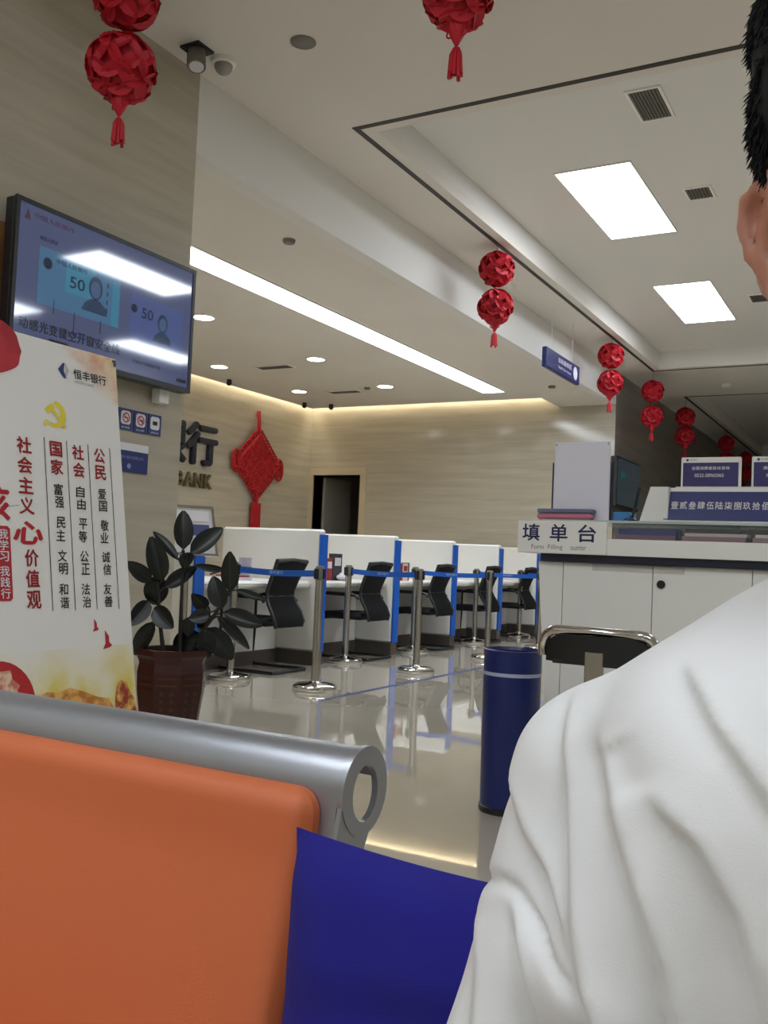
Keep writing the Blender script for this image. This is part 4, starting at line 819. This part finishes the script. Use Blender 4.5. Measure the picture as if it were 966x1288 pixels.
def pad(x0, x1, P, th, r=.03):
    """cushion on a (y,z) path P, thick along the path normal, rounded rim"""
    n = len(P); rows = []
    cum = [0]
    for i in range(1, n): cum.append(cum[-1]+math.hypot(P[i][0]-P[i-1][0], P[i][1]-P[i-1][1]))
    L = cum[-1]; us = list(np.linspace(0, r, 6))+list(np.linspace(r, x1-x0-r, 12)[1:-1])+list(np.linspace(x1-x0-r, x1-x0, 6))
    vs = list(np.linspace(0, r, 6))+list(np.linspace(r, L-r, 12)[1:-1])+list(np.linspace(L-r, L, 6))
    def h(d): return 1. if d >= r else math.sqrt(max(0, 1-(1-d/r)**2))
    top, bot = [], []
    for v in vs:
        y = np.interp(v, cum, [p[0] for p in P]); z = np.interp(v, cum, [p[1] for p in P])
        y2 = np.interp(min(L, v+.005), cum, [p[0] for p in P])-np.interp(max(0, v-.005), cum, [p[0] for p in P]); z2 = np.interp(min(L, v+.005), cum, [p[1] for p in P])-np.interp(max(0, v-.005), cum, [p[1] for p in P])
        l = math.hypot(y2, z2); nx, nz = z2/l, -y2/l
        if nx > 0 and abs(nx) > .5 or (abs(nx) <= .5 and nz < 0): nx, nz = -nx, -nz
        rt, rb = [], []
        for u in us:
            e = min(u, x1-x0-u); f_ = min(v, L-v)
            cr = h(min(e, f_)) if min(e, f_) < r else 1.
            # rounded plan corners
            du, dv = max(0, r-e), max(0, r-f_); cr = math.sqrt(max(0, 1-min(1, (du*du+dv*dv)/(r*r))))
            mx = max(du, dv); uu_, vv_ = u, v
            if du > 0 and dv > 0:
                q_ = mx/math.hypot(du, dv); uu_ = (r-du*q_) if u < r else x1-x0-(r-du*q_); vv_ = (r-dv*q_) if v < r else L-(r-dv*q_)
            cr = math.sqrt(max(0, 1-(mx/r)**2)); yy = np.interp(vv_, cum, [p[0] for p in P]); zz = np.interp(vv_, cum, [p[1] for p in P])
            rt.append((x0+uu_, yy+nx*th*(.35+.65*cr), zz+nz*th*(.35+.65*cr))); rb.append((x0+uu_, yy, zz))
        top.append(rt); bot.append(rb)
    m = MB().loft(top, cap=False, closed=False); k = len(us)
    b = MB().loft(bot, cap=False, closed=False); m.add(b.v, [tuple(reversed(q)) for q in b.f])
    def wall(a, b): 
        n0 = len(m.v); m.v += [tuple(map(float, p)) for p in a]+[tuple(map(float, p)) for p in b]
        for i in range(len(a)-1): m.f.append((n0+i, n0+i+1, n0+len(a)+i+1, n0+len(a)+i))
    wall(top[0], bot[0]); wall(bot[-1], top[-1]); wall([r_[0] for r_ in bot], [r_[0] for r_ in top]); wall([r_[-1] for r_ in top], [r_[-1] for r_ in bot])
    return m
def endplate(x):
    """paddle shaped end plate with a round hole, in the y-z plane"""
    out = []; inn = []; N = 32
    for k in range(N):
        a = 2*math.pi*k/N; inn.append((RC[0]+.029*math.cos(a), RC[1]-.003+.033*math.sin(a)))
        rr_ = RR+.002; oy, oz = RC[0]+rr_*math.cos(a), RC[1]+rr_*math.sin(a); out.append((oy, oz))
    m = MB(); th = .008
    V = [(x, *q) for q in out]+[(x, *q) for q in inn]+[(x+th, *q) for q in out]+[(x+th, *q) for q in inn]; F = []
    for k in range(N):
        j = (k+1) % N; F += [(k, N+k, N+j, j), (2*N+k, 2*N+j, 3*N+j, 3*N+k), (k, j, 2*N+j, 2*N+k), (N+k, 3*N+k, 3*N+j, N+j)]
    m.add(V, F)
    m.prism([(x+.001, .9345, .765), (x+.001, .862, .50), (x+.001, .905, .50), (x+.001, .965, .665), (x+.001, 1.0, .727), (x+.001, .97, .727), (x+.001, .948, .745)], (th-.002, 0, 0))
    return m
cover = mat('piping_dark', (60, 40, 34), .6)
for (a, b) in ((-1.29, -.567), (-.27, .45)):
    sh = mk(shell(a, b), 'seat_shell', M_SILVER, t, smooth=True, sharp=50)
    mk(endplate(b), 'end_plate', M_SILVER, sh, smooth=True); mk(endplate(a-.008), 'end_plate', M_SILVER, sh, smooth=True)
    mk(pad(a+.02, b-.02, [(.934, .782), (.925, .70), (.862, .47), (.852, .425)], .036, .03), 'back_cushion', M_ORANGE, t, smooth=True, sharp=70)
    mk(pad(a+.035, b-.035, [(.805, .393), (.48, .415)], .03), 'seat_cushion', M_ORANGE, t, smooth=True, sharp=70)
mk(MB().box((-1.35, .62, .33), (.55, .70, .39), .01), 'beam', M_SILVER, t)
mk(MB().box((-.55, .42, .405), (-.285, .84, .425), .01), 'tea_table', M_SILVER, t)
for x in (-1.0, .2):
    mk(MB().box((x-.03, .63, .03), (x+.03, .69, .335), .01), 'leg', M_SILVER, t); mk(MB().box((x-.035, .36, .0), (x+.035, .96, .035), .012), 'foot', M_SILVER, t)
for x in (-.91, .09): mk(MB().box((x-.2, .60, .385), (x+.2, .72, .391)), 'seat_bracket', M_SILVER, t)
mk(MB().box((-.5, .63, .385), (-.32, .69, .406)), 'table_bracket', M_SILVER, t)
# ================================================================== cushion (pillow)
def pillow(c, w_, h_, th, tilt, rz):
    n = 28; top, bot = [], []
    for j in range(n+1):
        v = -1+2*j/n; rt, rb = [], []
        for i in range(n+1):
            u = -1+2*i/n; pin_u = 1-.07*(1-v*v)*0-.05*(1-abs(v))*0; 
            ex_ = (1-.06*(1-v*v)) if abs(u) > 0 else 1; ez_ = (1-.06*(1-u*u))
            x = u*w_/2*ex_; z = v*h_/2*ez_
            k = max(0, (1-u**4))*max(0, (1-v**4)); y = th/2*(k**.5)
            wr = .003*math.sin(9*u+4*v)*k+.002*math.sin(15*v-3*u)*k
            rt.append((x, -y-wr, z)); rb.append((x, y, z))
        top.append(rt); bot.append(rb)
    m = MB().loft(top, cap=False, closed=False); b = MB().loft(bot, cap=False, closed=False); m.add(b.v, [tuple(reversed(q)) for q in b.f])
    m.xform(Matrix.Translation(c) @ Matrix.Rotation(rz, 4, 'Z') @ Matrix.Rotation(tilt, 4, 'X'))
    return m
t = thing('throw_pillow', 'deep blue square pillow leaning between the orange seat and the person', 'pillow', (-.36, .80, .43))
mk(pillow((-.342, .797, .601), .405, .345, .12, math.radians(-5), math.radians(-2)), 'cover', M_PILLOW, t, smooth=True, sharp=80)
# ================================================================== person (signed distance fields -> continuous meshes)
class Field:
    def __init__(s, lo, hi, h):
        s.lo = np.array(lo, float); s.h = h; s.n = [int(round((b-a)/h))+1 for a, b in zip(lo, hi)]
        s.ax = [(lo[i]+h*np.arange(s.n[i])).astype(np.float32) for i in range(3)]; s.f = np.full(s.n, .5, np.float32)
    def sub(s, lo, hi, pad):
        sl = []
        for i in range(3):
            a = int(max(0, math.floor((lo[i]-pad-s.lo[i])/s.h))); b = int(min(s.n[i], math.ceil((hi[i]+pad-s.lo[i])/s.h)+1)); sl.append(slice(a, max(a, b)))
        return tuple(sl), np.meshgrid(s.ax[0][sl[0]], s.ax[1][sl[1]], s.ax[2][sl[2]], indexing='ij', sparse=True)
    def merge(s, sl, d, k, op):
        f = s.f[sl]
        if op == 'add':
            if k > 0:
                hh = np.clip(.5+.5*(f-d)/k, 0, 1); f = f*(1-hh)+d*hh-k*hh*(1-hh)
            else: f = np.minimum(f, d)
        else:
            if k > 0:
                hh = np.clip(.5-.5*(f+d)/k, 0, 1); f = f*(1-hh)-d*hh+k*hh*(1-hh)
            else: f = np.maximum(f, -d)
        s.f[sl] = f
    def cap(s, a, b, r0, r1=None, k=.02, op='add', flat=None):
        r1 = r0 if r1 is None else r1; a = np.array(a, float); b = np.array(b, float); R_ = max(r0, r1)
        sl, (X, Y, Z) = s.sub(np.minimum(a, b)-R_, np.maximum(a, b)+R_, k+2*s.h+.02); ab = b-a; L2 = float(ab@ab)+1e-12
        tt = np.clip(((X-a[0])*ab[0]+(Y-a[1])*ab[1]+(Z-a[2])*ab[2])/L2, 0, 1)
        d = np.sqrt((X-a[0]-tt*ab[0])**2+(Y-a[1]-tt*ab[1])**2+(Z-a[2]-tt*ab[2])**2)-(r0+(r1-r0)*tt); s.merge(sl, d.astype(np.float32), k, op)
    def ell(s, c, r, k=.02, op='add', B=None):
        c = np.array(c, float); r = np.array(r, float); R_ = r.max()
        sl, (X, Y, Z) = s.sub(c-R_, c+R_, k+2*s.h+.02)
        if B is None: U_, V_, W_ = (X-c[0])/r[0], (Y-c[1])/r[1], (Z-c[2])/r[2]; g = np.sqrt(((X-c[0])/r[0]**2)**2+((Y-c[1])/r[1]**2)**2+((Z-c[2])/r[2]**2)**2)
        else:
            q = [(X-c[0])*B[i][0]+(Y-c[1])*B[i][1]+(Z-c[2])*B[i][2] for i in range(3)]; U_, V_, W_ = [q[i]/r[i] for i in range(3)]; g = np.sqrt(sum((q[i]/r[i]**2)**2 for i in range(3)))
        k0 = np.sqrt(U_**2+V_**2+W_**2); d = k0*(k0-1)/(g+1e-9); s.merge(sl, d.astype(np.float32), k, op)
    def chain(s, P, R, k=.008, op='add'):
        for i in range(len(P)-1): s.cap(P[i], P[i+1], R[i] if isinstance(R, (list, tuple)) else R, R[i+1] if isinstance(R, (list, tuple)) else R, k, op)
    def mesh(s):
        f = s.f; S = f < 0; n = f.shape
        cnt = np.zeros([a-1 for a in n], np.int8); corners = [(i, j, k) for i in (0, 1) for j in (0, 1) for k in (0, 1)]
        for i, j, k in corners: cnt += S[i:n[0]-1+i, j:n[1]-1+j, k:n[2]-1+k]
        act = np.argwhere((cnt > 0) & (cnt < 8)); idx = np.full(cnt.shape, -1, np.int32); idx[tuple(act.T)] = np.arange(len(act))
        val = np.stack([f[act[:, 0]+i, act[:, 1]+j, act[:, 2]+k] for i, j, k in corners], 1); pos = np.zeros((len(act), 3)); num = np.zeros(len(act))
        for a in range(8):
            for b in range(a+1, 8):
                ca, cb = np.array(corners[a]), np.array(corners[b])
                if abs(ca-cb).sum() != 1: continue
                va, vb = val[:, a], val[:, b]; mk_ = (va < 0) != (vb < 0); tt = np.where(mk_, va/(va-vb+1e-12), 0)[:, None]
                pos += np.where(mk_[:, None], ca+(cb-ca)*tt, 0); num += mk_
        V = (act+pos/num[:, None])*s.h+s.lo; Fq = []
        for ax in range(3):
            u, v = (ax+1) % 3, (ax+2) % 3; sa = [slice(None)]*3; sb = [slice(None)]*3; sa[ax] = slice(0, n[ax]-1); sb[ax] = slice(1, n[ax])
            A, Bm = S[tuple(sa)], S[tuple(sb)]; e = np.argwhere(A != Bm); ok = (e[:, u] > 0) & (e[:, v] > 0) & (e[:, u] < n[u]-1) & (e[:, v] < n[v]-1); e = e[ok]
            sg = A[tuple(e.T)]; du = np.zeros(3, int); du[u] = 1; dv = np.zeros(3, int); dv[v] = 1
            q = np.stack([idx[tuple((e-du-dv).T)], idx[tuple((e-dv).T)], idx[tuple(e.T)], idx[tuple((e-du).T)]], 1); q = np.where(sg[:, None], q, q[:, ::-1]); Fq.append(q)
        return V, np.concatenate(Fq)
def field_obj(F_, name, m, parent=None, relax=1):
    V, Q = F_.mesh()
    lab = np.arange(len(V))                       # keep the one connected figure, drop stray crumbs
    while True:
        old = lab.copy(); np.minimum.at(lab, Q.ravel(), np.repeat(lab[Q].min(1), 4)); lab = lab[lab]
        if (old == lab).all(): break
    big = np.bincount(lab).argmax(); keep = lab == big; Q = Q[keep[Q[:, 0]]]; ren = np.cumsum(keep)-1; V = V[keep]; Q = ren[Q]
    for _ in range(relax):
        acc = np.zeros_like(V); c = np.zeros(len(V))
        for i in range(4):
            np.add.at(acc, Q[:, i], V[Q[:, (i+1) % 4]]); np.add.at(c, Q[:, i], 1)
        V = V*.5+.5*acc/np.maximum(1, c)[:, None]
    off = np.array(rootloc(parent)) if parent is not None else np.zeros(3)
    me = bpy.data.meshes.new(name); me.vertices.add(len(V)); me.vertices.foreach_set('co', (V-off).astype(np.float32).ravel())
    me.loops.add(Q.size); me.loops.foreach_set('vertex_index', Q.astype(np.int32).ravel()); me.polygons.add(len(Q)); me.polygons.foreach_set('loop_start', np.arange(0, Q.size, 4, dtype=np.int32))
    me.update(calc_edges=True); me.validate()
    return link(name, me, m, parent, smooth=True)
HX, HY = -.008, .655             # head axis
t = thing('person', 'seated person in a loose white long-sleeved sweatshirt with short black hair', 'person', (-.01, .72, .45))
B_ = Field((-.32, .22, .47), (.30, .82, 1.46), .0037)
B_.ell((HX, HY+.01, 1.335), (.081, .096, .10), 0)
B_.ell((HX, HY-.018, 1.262), (.068, .080, .098), .03)
B_.ell((HX, HY-.052, 1.192), (.042, .044, .036), .035); B_.cap((HX-.05, HY-.0, 1.215), (HX-.025, HY-.055, 1.185), .022, .024, .03); B_.cap((HX+.05, HY-.0, 1.215), (HX+.025, HY-.055, 1.185), .022, .024, .03)
B_.ell((HX, HY-.055, 1.36), (.06, .04, .05), .03)
B_.cap((HX, HY-.092, 1.298), (HX, HY-.112, 1.252), .007, .0125, .014); B_.ell((HX-.0135, HY-.098, 1.246), (.0085, .011, .0075), .008); B_.ell((HX+.0135, HY-.098, 1.246), (.0085, .011, .0075), .008)
for s_ in (-1, 1):
    B_.ell((HX+s_*.033, HY-.106, 1.298), (.020, .016, .011), .014, 'cut')
    B_.chain([(HX+s_*.018, HY-.086, 1.300), (HX+s_*.033, HY-.0915, 1.3065), (HX+s_*.049, HY-.080, 1.300)], .0044, .005); B_.chain([(HX+s_*.018, HY-.086, 1.296), (HX+s_*.033, HY-.090, 1.2895), (HX+s_*.049, HY-.080, 1.296)], .0042, .006)
    B_.cap((HX+s_*.016, HY-.094, 1.322), (HX+s_*.05, HY-.080, 1.324), .008, .006, .014); B_.ell((HX+s_*.043, HY-.062, 1.258), (.022, .02, .022), .025)
B_.cap((HX-.019, HY-.0935, 1.213), (HX+.019, HY-.0935, 1.213), .007, .007, .01); B_.cap((HX-.016, HY-.092, 1.203), (HX+.016, HY-.092, 1.203), .007, .007, .008)
for s_ in (-1, 1): B_.ell((HX+s_*.054, HY+.004, 1.265), (.021, .034, .055), .015)
for s_ in (-1, 1):                # ears: plate, helix, antihelix, lobe, hollow
    eb = np.array([s_*.74, .67, 0]); eu = np.array([s_*.16, .12, .98]); eu /= np.linalg.norm(eu); en = np.cross(eb, eu)*(-s_ if True else 1); en /= np.linalg.norm(en)
    if en[1] > 0: en = -en
    E0 = np.array([HX+s_*.0625, HY-.006, 1.267])
    def ep(b, a, n=0.): return E0+eb*b*1.08+eu*a*1.18+en*n
    Bs = [eb/np.linalg.norm(eb), eu, en]
    B_.ell(ep(.013, .003, -.006), (.025, .040, .010), .006, B=Bs); B_.ell(ep(.015, .015, -.008), (.018, .024, .009), .006, B=Bs); B_.ell(ep(.006, .018, -.009), (.016, .022, .011), .006, B=Bs)
    B_.ell(ep(.002, .004, -.012), (.024, .036, .016), .008, B=Bs); B_.cap(ep(-.008, .02, -.012), ep(-.006, -.022, -.012), .016, .014, .01)
    B_.ell(ep(.009, -.024, -.001), (.011, .014, .006), .006, B=Bs)
    B_.ell(ep(.008, -.001, .011), (.011, .017, .0105), .005, 'cut', B=Bs); B_.ell(ep(.013, .015, -.012), (.020, .026, .012), .006, B=Bs); B_.ell(ep(.019, .017, .010), (.006, .014, .0085), .004, 'cut', B=Bs); B_.ell(ep(.015, .013, -.006), (.021, .028, .0085), .003, B=Bs); B_.cap(ep(.018, .025, -.005), ep(-.004, .022, -.005), .0085, .0095, .003)
    B_.chain([ep(-.001, .008, .006), ep(.002, .026, .006), ep(.014, .036, .006), ep(.027, .031, .006), ep(.032, .016, .006), ep(.030, -.002, .005), ep(.022, -.019, .003), ep(.013, -.031, 0)], [.0042, .0046, .005, .0052, .0052, .0048, .0046, .006], .003)
    B_.chain([ep(.008, .022, .004), ep(.018, .010, .005), ep(.021, -.004, .005), ep(.014, -.017, .004)], .0036, .004)
    B_.ell(ep(.0, -.006, .006), (.005, .007, .005), .004, B=Bs)
B_.cap((HX, HY+.03, 1.25), (HX+.006, .705, 1.04), .05, .056, .03); B_.cap((HX, HY+.005, 1.19), (HX+.006, .69, 1.05), .043, .048, .03)
B_.cap((-.01, .72, .90), (-.01, .74, .58), .09, .11, .05)
for s_ in (-1, 1):
    X0 = -.01
    B_.cap((X0, .71, .99), (X0+s_*.15, .70, .915), .04, .04, .03); B_.cap((X0+s_*.185, .69, .92), (X0+s_*.225, .67, .66), .045, .036, .03)
    B_.cap((X0+s_*.225, .67, .66), (X0+s_*.16, .44, .60), .036, .026, .02)
    W = np.array((X0+s_*.155, .42, .597)); Pm = W+np.array((-s_*.012, -.075, -.006))
    B_.cap(W, Pm, .024, .026, .01); B_.cap(W+np.array((-s_*.018, -.05, 0)), Pm+np.array((-s_*.018, .0, 0)), .014, .014, .01); B_.cap(W+np.array((s_*.016, -.05, 0)), Pm+np.array((s_*.018, .005, 0)), .014, .014, .01)
    for q, (o_, l1, l2) in enumerate(((-.03, .042, .036), (-.010, .047, .04), (.011, .044, .038), (.031, .034, .03))):
        K = Pm+np.array((s_*o_, -.012, .004)); k1 = K+np.array((s_*o_*.25, -l1, -.002)); k2 = k1+np.array((0, -l2*.8, -.018)); B_.chain([K, k1, k2], [.0095, .0088, .0075], .003)
    Tm = W+np.array((-s_*.028, -.03, 0)); B_.chain([Tm, Tm+np.array((-s_*.03, -.03, -.004)), Tm+np.array((-s_*.038, -.062, -.012))], [.012, .0105, .009], .006)
body = field_obj(B_, 'body', M_SKIN, t)
eyeM = mat('eye_white', (226, 222, 216), .2); irM = mat('iris_dark', (30, 22, 18), .2)
for s_ in (-1, 1):
    e_ = mk(MB().sphere((HX+s_*.033, HY-.0832, 1.298), .0122, 20, 12), 'eye', eyeM, body, smooth=True)
    mk(MB().sphere((HX+s_*.033, HY-.0930, 1.298), (.0056, .0032, .0056), 14, 8), 'iris', irM, body, smooth=True)
    mk(MB().tube([(HX+s_*.014, HY-.101, 1.326), (HX+s_*.034, HY-.0965, 1.331), (HX+s_*.054, HY-.080, 1.326)], [.0028, .0034, .0012], 6), 'eyebrow', M_HAIR, body, smooth=True)
mk(MB().tube([(HX-.021, HY-.096, 1.2075), (HX-.008, HY-.1015, 1.2095), (HX, HY-.1015, 1.2085), (HX+.008, HY-.1015, 1.2095), (HX+.021, HY-.096, 1.2075)], [.001, .0035, .0038, .0035, .001], 8), 'lips', mat('lips', (160, 92, 84), .5), body, smooth=True)
# hair
Hf = Field((-.14, .50, 1.22), (.14, .82, 1.54), .004)
Hf.ell((HX, HY+.016, 1.355), (.091, .106, .098), 0); Hf.ell((HX, HY+.004, 1.405), (.0905, .096, .058), .02); Hf.ell((HX, HY+.05, 1.30), (.078, .068, .09), .02)
Hf.ell((HX, HY-.115, 1.27), (.078, .085, .098), .012, 'cut'); Hf.ell((HX, HY-.005, 1.20), (.2, .05, .108), .012, 'cut'); Hf.cap((HX, HY-.02, 1.22), (HX, HY+.06, 1.10), .085, .10, .015, 'cut')
X, Y, Z = np.meshgrid(*Hf.ax, indexing='ij', sparse=True)
Hf.f += (.0008*np.sin(X*260+Z*90)*np.sin(Y*240)).astype(np.float32)
hair = field_obj(Hf, 'hair', M_HAIR, t)
rr = random.Random(3); m = MB()
for i in range(15000):
    a = rr.uniform(0, 2*math.pi); el = math.asin(rr.uniform(-.55, 1))
    dvec = Vector((math.cos(a)*math.cos(el), math.sin(a)*math.cos(el), math.sin(el)))
    base = Vector((HX, HY+.016, 1.355))+Vector((dvec.x*.090, dvec.y*.105, dvec.z*.097))
    if i % 2 and dvec.z > -.4: base = Vector((HX, HY+.004, 1.405))+Vector((dvec.x*.0895, dvec.y*.095, dvec.z*.057))
    if base.z < 1.306 and (base.y < HY+.02): continue
    if base.y < HY-.035 and base.z < 1.372: continue
    low = base.z < 1.43; L = rr.uniform(.004, .010) if low else rr.uniform(.008, .02)
    dirn = (dvec*(.4 if low else .3)+Vector((rr.uniform(-.25, .25), rr.uniform(-.25, .25), rr.uniform(-1.1, -.5) if low else rr.uniform(.3, 1.)))).normalized(); base += dvec*.0015
    tip = base+dirn*L; w_ = rr.uniform(.0006, .0012)
    m.tube([base-dirn*.006, base+dirn*L*.5, tip], [w_, w_*.8, w_*.15], 3, False)
mk(m, 'hair_strands', M_HAIR, hair, kind='stuff')
# sweatshirt with folds
S_ = Field((-.34, .38, .50), (.33, .86, 1.10), .0036)
S_.cap((-.01, .685, .90), (-.01, .72, .52), .135, .16, 0)
S_.ell((-.01, .68, .86), (.19, .125, .17), .05); S_.ell((-.01, .70, .64), (.19, .145, .17), .06)
for s_ in (-1, 1):
    X0 = -.01
    S_.cap((X0+s_*.045, .70, 1.008), (X0+s_*.18, .685, .912), .047, .05, .03)
    S_.cap((X0+s_*.188, .68, .895), (X0+s_*.222, .655, .66), .058, .066, .03); S_.cap((X0+s_*.222, .655, .66), (X0+s_*.155, .44, .602), .06, .043, .03)
    S_.cap((X0+s_*.10, .62, .93), (X0+s_*.14, .60, .80), .06, .05, .05)
S_.cap((HX+.008, .70, 1.03), (HX+.008, .70, 1.055), .066, .062, .02)
S_.cap((HX+.007, .697, 1.05), (HX+.006, .68, 1.16), .054, .058, .006, 'cut')
# folds: grooves and ridges along hanging lines of the cloth (front view lines, x-z), mirrored softly on the other side
X, Y, Z = np.meshgrid(*S_.ax, indexing='ij', sparse=True)
def fold(P, w_, amp, y1, crisp=True, soft_=.02):
    P = [np.array(p, float) for p in P]; best = None; n = len(P)-1
    for i in range(n):
        a, b = P[i], P[i+1]; ab = b-a; tt = np.clip(((X-a[0])*ab[0]+(Z-a[1])*ab[1])/(ab@ab), 0, 1)
        dx, dz = X-a[0]-tt*ab[0], Z-a[1]-tt*ab[1]; d = np.sqrt(dx*dx+dz*dz); sgn = np.sign(dx*ab[1]-dz*ab[0]); u = (i+tt)/n
        if best is None: best, sd, uu = d, sgn, u
        else:
            k_ = d < best; best = np.where(k_, d, best); sd = np.where(k_, sgn, sd); uu = np.where(k_, u, uu)
    env = np.clip(np.minimum(uu*5, (1-uu)*4), 0, 1); env = env*env*(3-2*env); sd_ = best*sd
    g = amp*env*(np.exp(-best/w_)*np.tanh(sd_/.004) if crisp else np.exp(-(best/w_)**2))
    yw = 1/(1+np.exp((Y-y1)/soft_))
    S_.f += (g*yw).astype(np.float32)
FO = [([(-.208, .965), (-.207, .955), (-.203, .928), (-.194, .899), (-.183, .866), (-.176, .839), (-.169, .815), (-.16, .79), (-.152, .77), (-.135, .71), (-.12, .64)], .014, .0095, True),
      ([(-.175, .95), (-.168, .935), (-.157, .914), (-.145, .888), (-.135, .865), (-.126, .844), (-.117, .82), (-.111, .791), (-.10, .73), (-.092, .66)], .018, .0085, True),
      ([(-.125, 1.0), (-.109, .981), (-.095, .963), (-.082, .95), (-.068, .933), (-.04, .90)], .014, .007, True),
      ([(-.135, .925), (-.117, .911), (-.101, .899), (-.089, .88), (-.08, .866), (-.07, .83), (-.065, .78)], .022, .008, True),
      ([(-.262, .905), (-.246, .886), (-.228, .865), (-.206, .848), (-.186, .83), (-.172, .81)], .012, .008, True),
      ([(-.239, .83), (-.225, .804), (-.212, .782), (-.2, .753), (-.19, .70), (-.185, .64)], .013, .009, True),
      ([(-.272, .80), (-.268, .79), (-.26, .768), (-.255, .73), (-.25, .66)], .012, .006, True),
      ([(-.16, .945), (-.15, .93), (-.142, .915)], .016, .005, False),
      ([(-.285, .816), (-.27, .818), (-.255, .825), (-.245, .83), (-.231, .83), (-.206, .816), (-.185, .805), (-.169, .798), (-.15, .785)], .0042, .006, False)]
for P, w_, a_, cr_ in FO:
    fold(P, w_, a_, .70, cr_)
    fold([(-.02-p[0], p[1]) for p in (P[::-1] if cr_ else P)], w_, a_, .70, cr_)
S_.f += (.0016*np.sin(X*30+Z*15+2*np.sin(Z*17))*np.sin(Z*24+Y*20)).astype(np.float32)
shirt = field_obj(S_, 'sweatshirt', M_SHIRT, t, relax=2)
mk(MB().tube([(HX+.007+.060*math.cos(2*math.pi*k/36), .696+.058*math.sin(2*math.pi*k/36), 1.060+.008*math.sin(2*math.pi*k/36)) for k in range(37)], .0105, 10), 'collar_rib', M_SHIRT, shirt, smooth=True)
# trousers and shoes
T_ = Field((-.30, .10, .06), (.28, .90, .64), .009)
T_.ell((-.01, .74, .52), (.175, .13, .10), 0)
for s_ in (-1, 1):
    X0 = -.01
    T_.cap((X0+s_*.09, .72, .51), (X0+s_*.12, .27, .50), .085, .066, .04); T_.cap((X0+s_*.12, .27, .50), (X0+s_*.12, .24, .11), .066, .052, .02)
field_obj(T_, 'trousers', mat('dark_trousers', (40, 42, 50), .85), t)
for s_ in (-1, 1):
    Sh = Field((-.26, .0, -.01), (.24, .36, .14), .006); X0 = -.01+s_*.12
    Sh.cap((X0, .26, .06), (X0+s_*.01, .10, .045), .045, .04, 0); Sh.cap((X0, .26, .09), (X0, .26, .06), .05, .05, .02)
    Sh.f = np.maximum(Sh.f, (.001-Sh.ax[2][None, None, :])).astype(np.float32)
    field_obj(Sh, 'shoe', mat('white_shoes', (200, 200, 198), .6), t)
